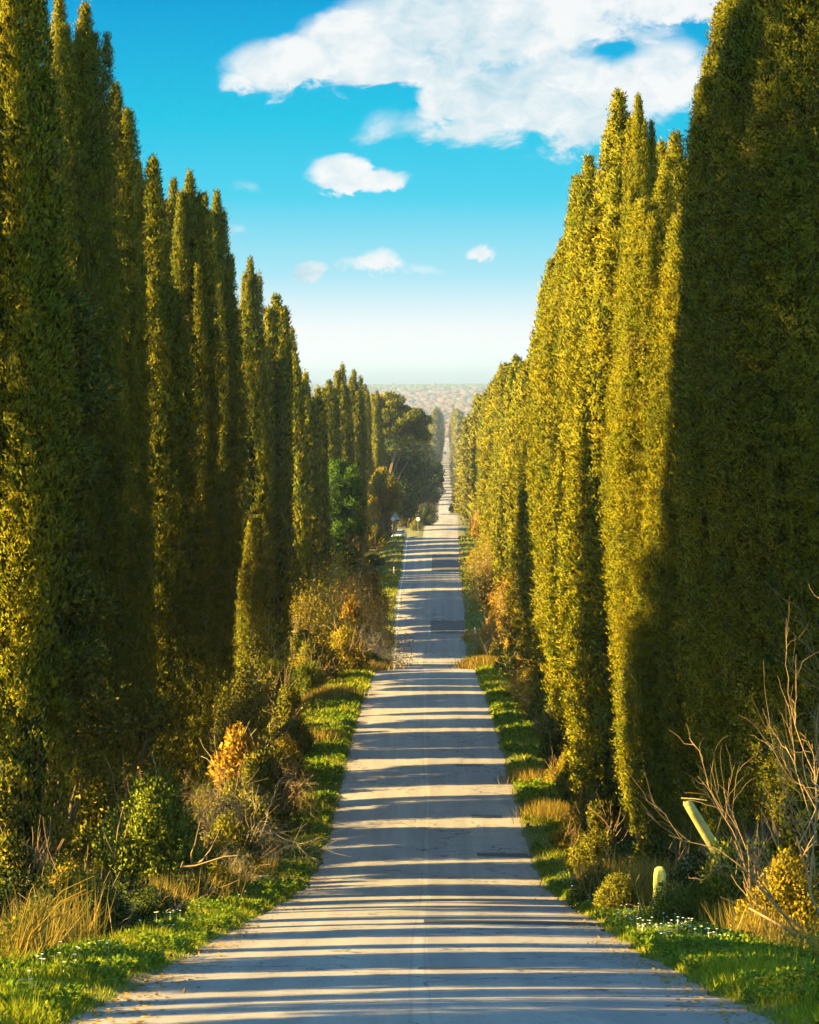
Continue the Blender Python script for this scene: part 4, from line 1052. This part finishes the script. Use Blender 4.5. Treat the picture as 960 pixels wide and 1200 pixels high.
# clouds
cv = nd(nt, 'ShaderNodeCombineXYZ'); nt.links.new(uu, cv.inputs[0]); nt.links.new(mathn(nt, 'MULTIPLY', vv, 1.5), cv.inputs[1])
nz = noise(nt, cv.outputs[0], 30, 12, .66, .5); nz2 = noise(nt, cv.outputs[0], 75, 6, .6, .4); nz3 = noise(nt, cv.outputs[0], 9, 4, .5)
ud = mathn(nt, 'ADD', uu, mathn(nt, 'MULTIPLY', mathn(nt, 'SUBTRACT', nz2, .5), .010)); vd = mathn(nt, 'ADD', vv, mathn(nt, 'MULTIPLY', mathn(nt, 'SUBTRACT', nz, .5), .022))
tot = None
BL = [(318, 80, 70, 42, 1.1), (400, 62, 85, 58, 1.2), (470, 40, 110, 66, 1.2), (590, 20, 150, 62, 1.1), (700, 10, 150, 45, .9), (800, -10, 90, 40, .9), (620, 95, 120, 60, .85), (560, 135, 90, 50, .65), (700, 120, 120, 60, .9), (785, 85, 70, 55, 1.1), (640, 150, 170, 34, .5), (480, 90, 90, 30, .5), (270, 100, 30, 14, .5), (520, 118, 36, 30, 1.0),
      (398, 200, 44, 27, 1.3), (430, 209, 62, 19, 1.2), (364, 318, 22, 14, 1.15), (425, 314, 52, 14, .9), (445, 303, 30, 16, .9), (563, 299, 24, 12, 1.1), (286, 222, 26, 14, .55), (275, 266, 20, 10, .4), (490, 315, 40, 10, .5), (450, 150, 60, 34, .4)]
for bx, by, rx, ryy, amp in BL:
    a = mathn(nt, 'DIVIDE', mathn(nt, 'SUBTRACT', ud, (bx-VX)/F), rx/F); b_ = mathn(nt, 'DIVIDE', mathn(nt, 'SUBTRACT', vd, -(by-VY)/F), ryy/F)
    q = mathn(nt, 'SUBTRACT', 1, mathn(nt, 'ADD', mathn(nt, 'MULTIPLY', a, a), mathn(nt, 'MULTIPLY', b_, b_)), clamp=True)
    q = mathn(nt, 'MULTIPLY', q, amp)
    tot = q if tot is None else mathn(nt, 'ADD', tot, q)
f = mathn(nt, 'ADD', mathn(nt, 'MULTIPLY', tot, 1.0), mathn(nt, 'MULTIPLY', mathn(nt, 'SUBTRACT', nz, .52), 2.1))
f = mathn(nt, 'MULTIPLY', mathn(nt, 'SUBTRACT', f, .14), mathn(nt, 'GREATER_THAN', tot, .001))
cm = nd(nt, 'ShaderNodeMapRange'); cm.interpolation_type = 'SMOOTHSTEP'; nt.links.new(f, cm.inputs[0]); cm.inputs[1].default_value = 0; cm.inputs[2].default_value = .8
# self-shading of the cloud: noise breaks white into pale grey-cyan
ccol = mixc(nt, ramp(nt, mathn(nt, 'ADD', mathn(nt, 'MULTIPLY', nz3, .6), mathn(nt, 'MULTIPLY', nz2, .4)), [(.44, (0, 0, 0)), (.66, (1, 1, 1))]), lin(252, 253, 252), lin(176, 216, 230))
cs = nd(nt, 'ShaderNodeVectorMath'); cs.operation = 'SCALE'; nt.links.new(ccol, cs.inputs[0]); cs.inputs['Scale'].default_value = 10/2**EXPO
fin = mixc(nt, mathn(nt, 'MULTIPLY', cm.outputs[0], .95), skyc, cs.outputs[0])
nt.links.new(fin, bg.inputs[0]); nt.links.new(bg.outputs[0], out.inputs[0])

L = bpy.data.lights.new('sun', 'SUN'); L.energy = 5.0; L.angle = R(.5); L.color = (1, .72, .24)
lo = bpy.data.objects.new('sun', L); COL.objects.link(lo); lo.rotation_euler = sunv.to_track_quat('Z', 'Y').to_euler(); lo.location = (-30, -10, 40)

# ------------------------------------------------------------------ camera
cam = bpy.data.cameras.new('camera'); co = bpy.data.objects.new('camera', cam); COL.objects.link(co); SC.camera = co
cam.sensor_fit = 'VERTICAL'; cam.sensor_height = 24; cam.sensor_width = 24; cam.lens = F/1200*24
cam.shift_x = -(VX-480)/1200; cam.shift_y = -(600-VY)/1200
cam.clip_start = .1; cam.clip_end = 120000
co.location = (0, 0, 0); co.rotation_euler = (R(90), 0, 0)

SC.render.engine = 'CYCLES'
SC.cycles.max_bounces = 3; SC.cycles.diffuse_bounces = 2; SC.cycles.transmission_bounces = 2; SC.cycles.use_adaptive_sampling = True; SC.cycles.adaptive_threshold = .02; SC.cycles.volume_bounces = 0
SC.cycles.use_denoising = True
SC.view_settings.view_transform = 'Standard'; SC.view_settings.look = 'None'
SC.view_settings.exposure = EXPO; SC.view_settings.gamma = 1
print('cypress left', NL, 'right', len(right), 'objects', len(bpy.data.objects))
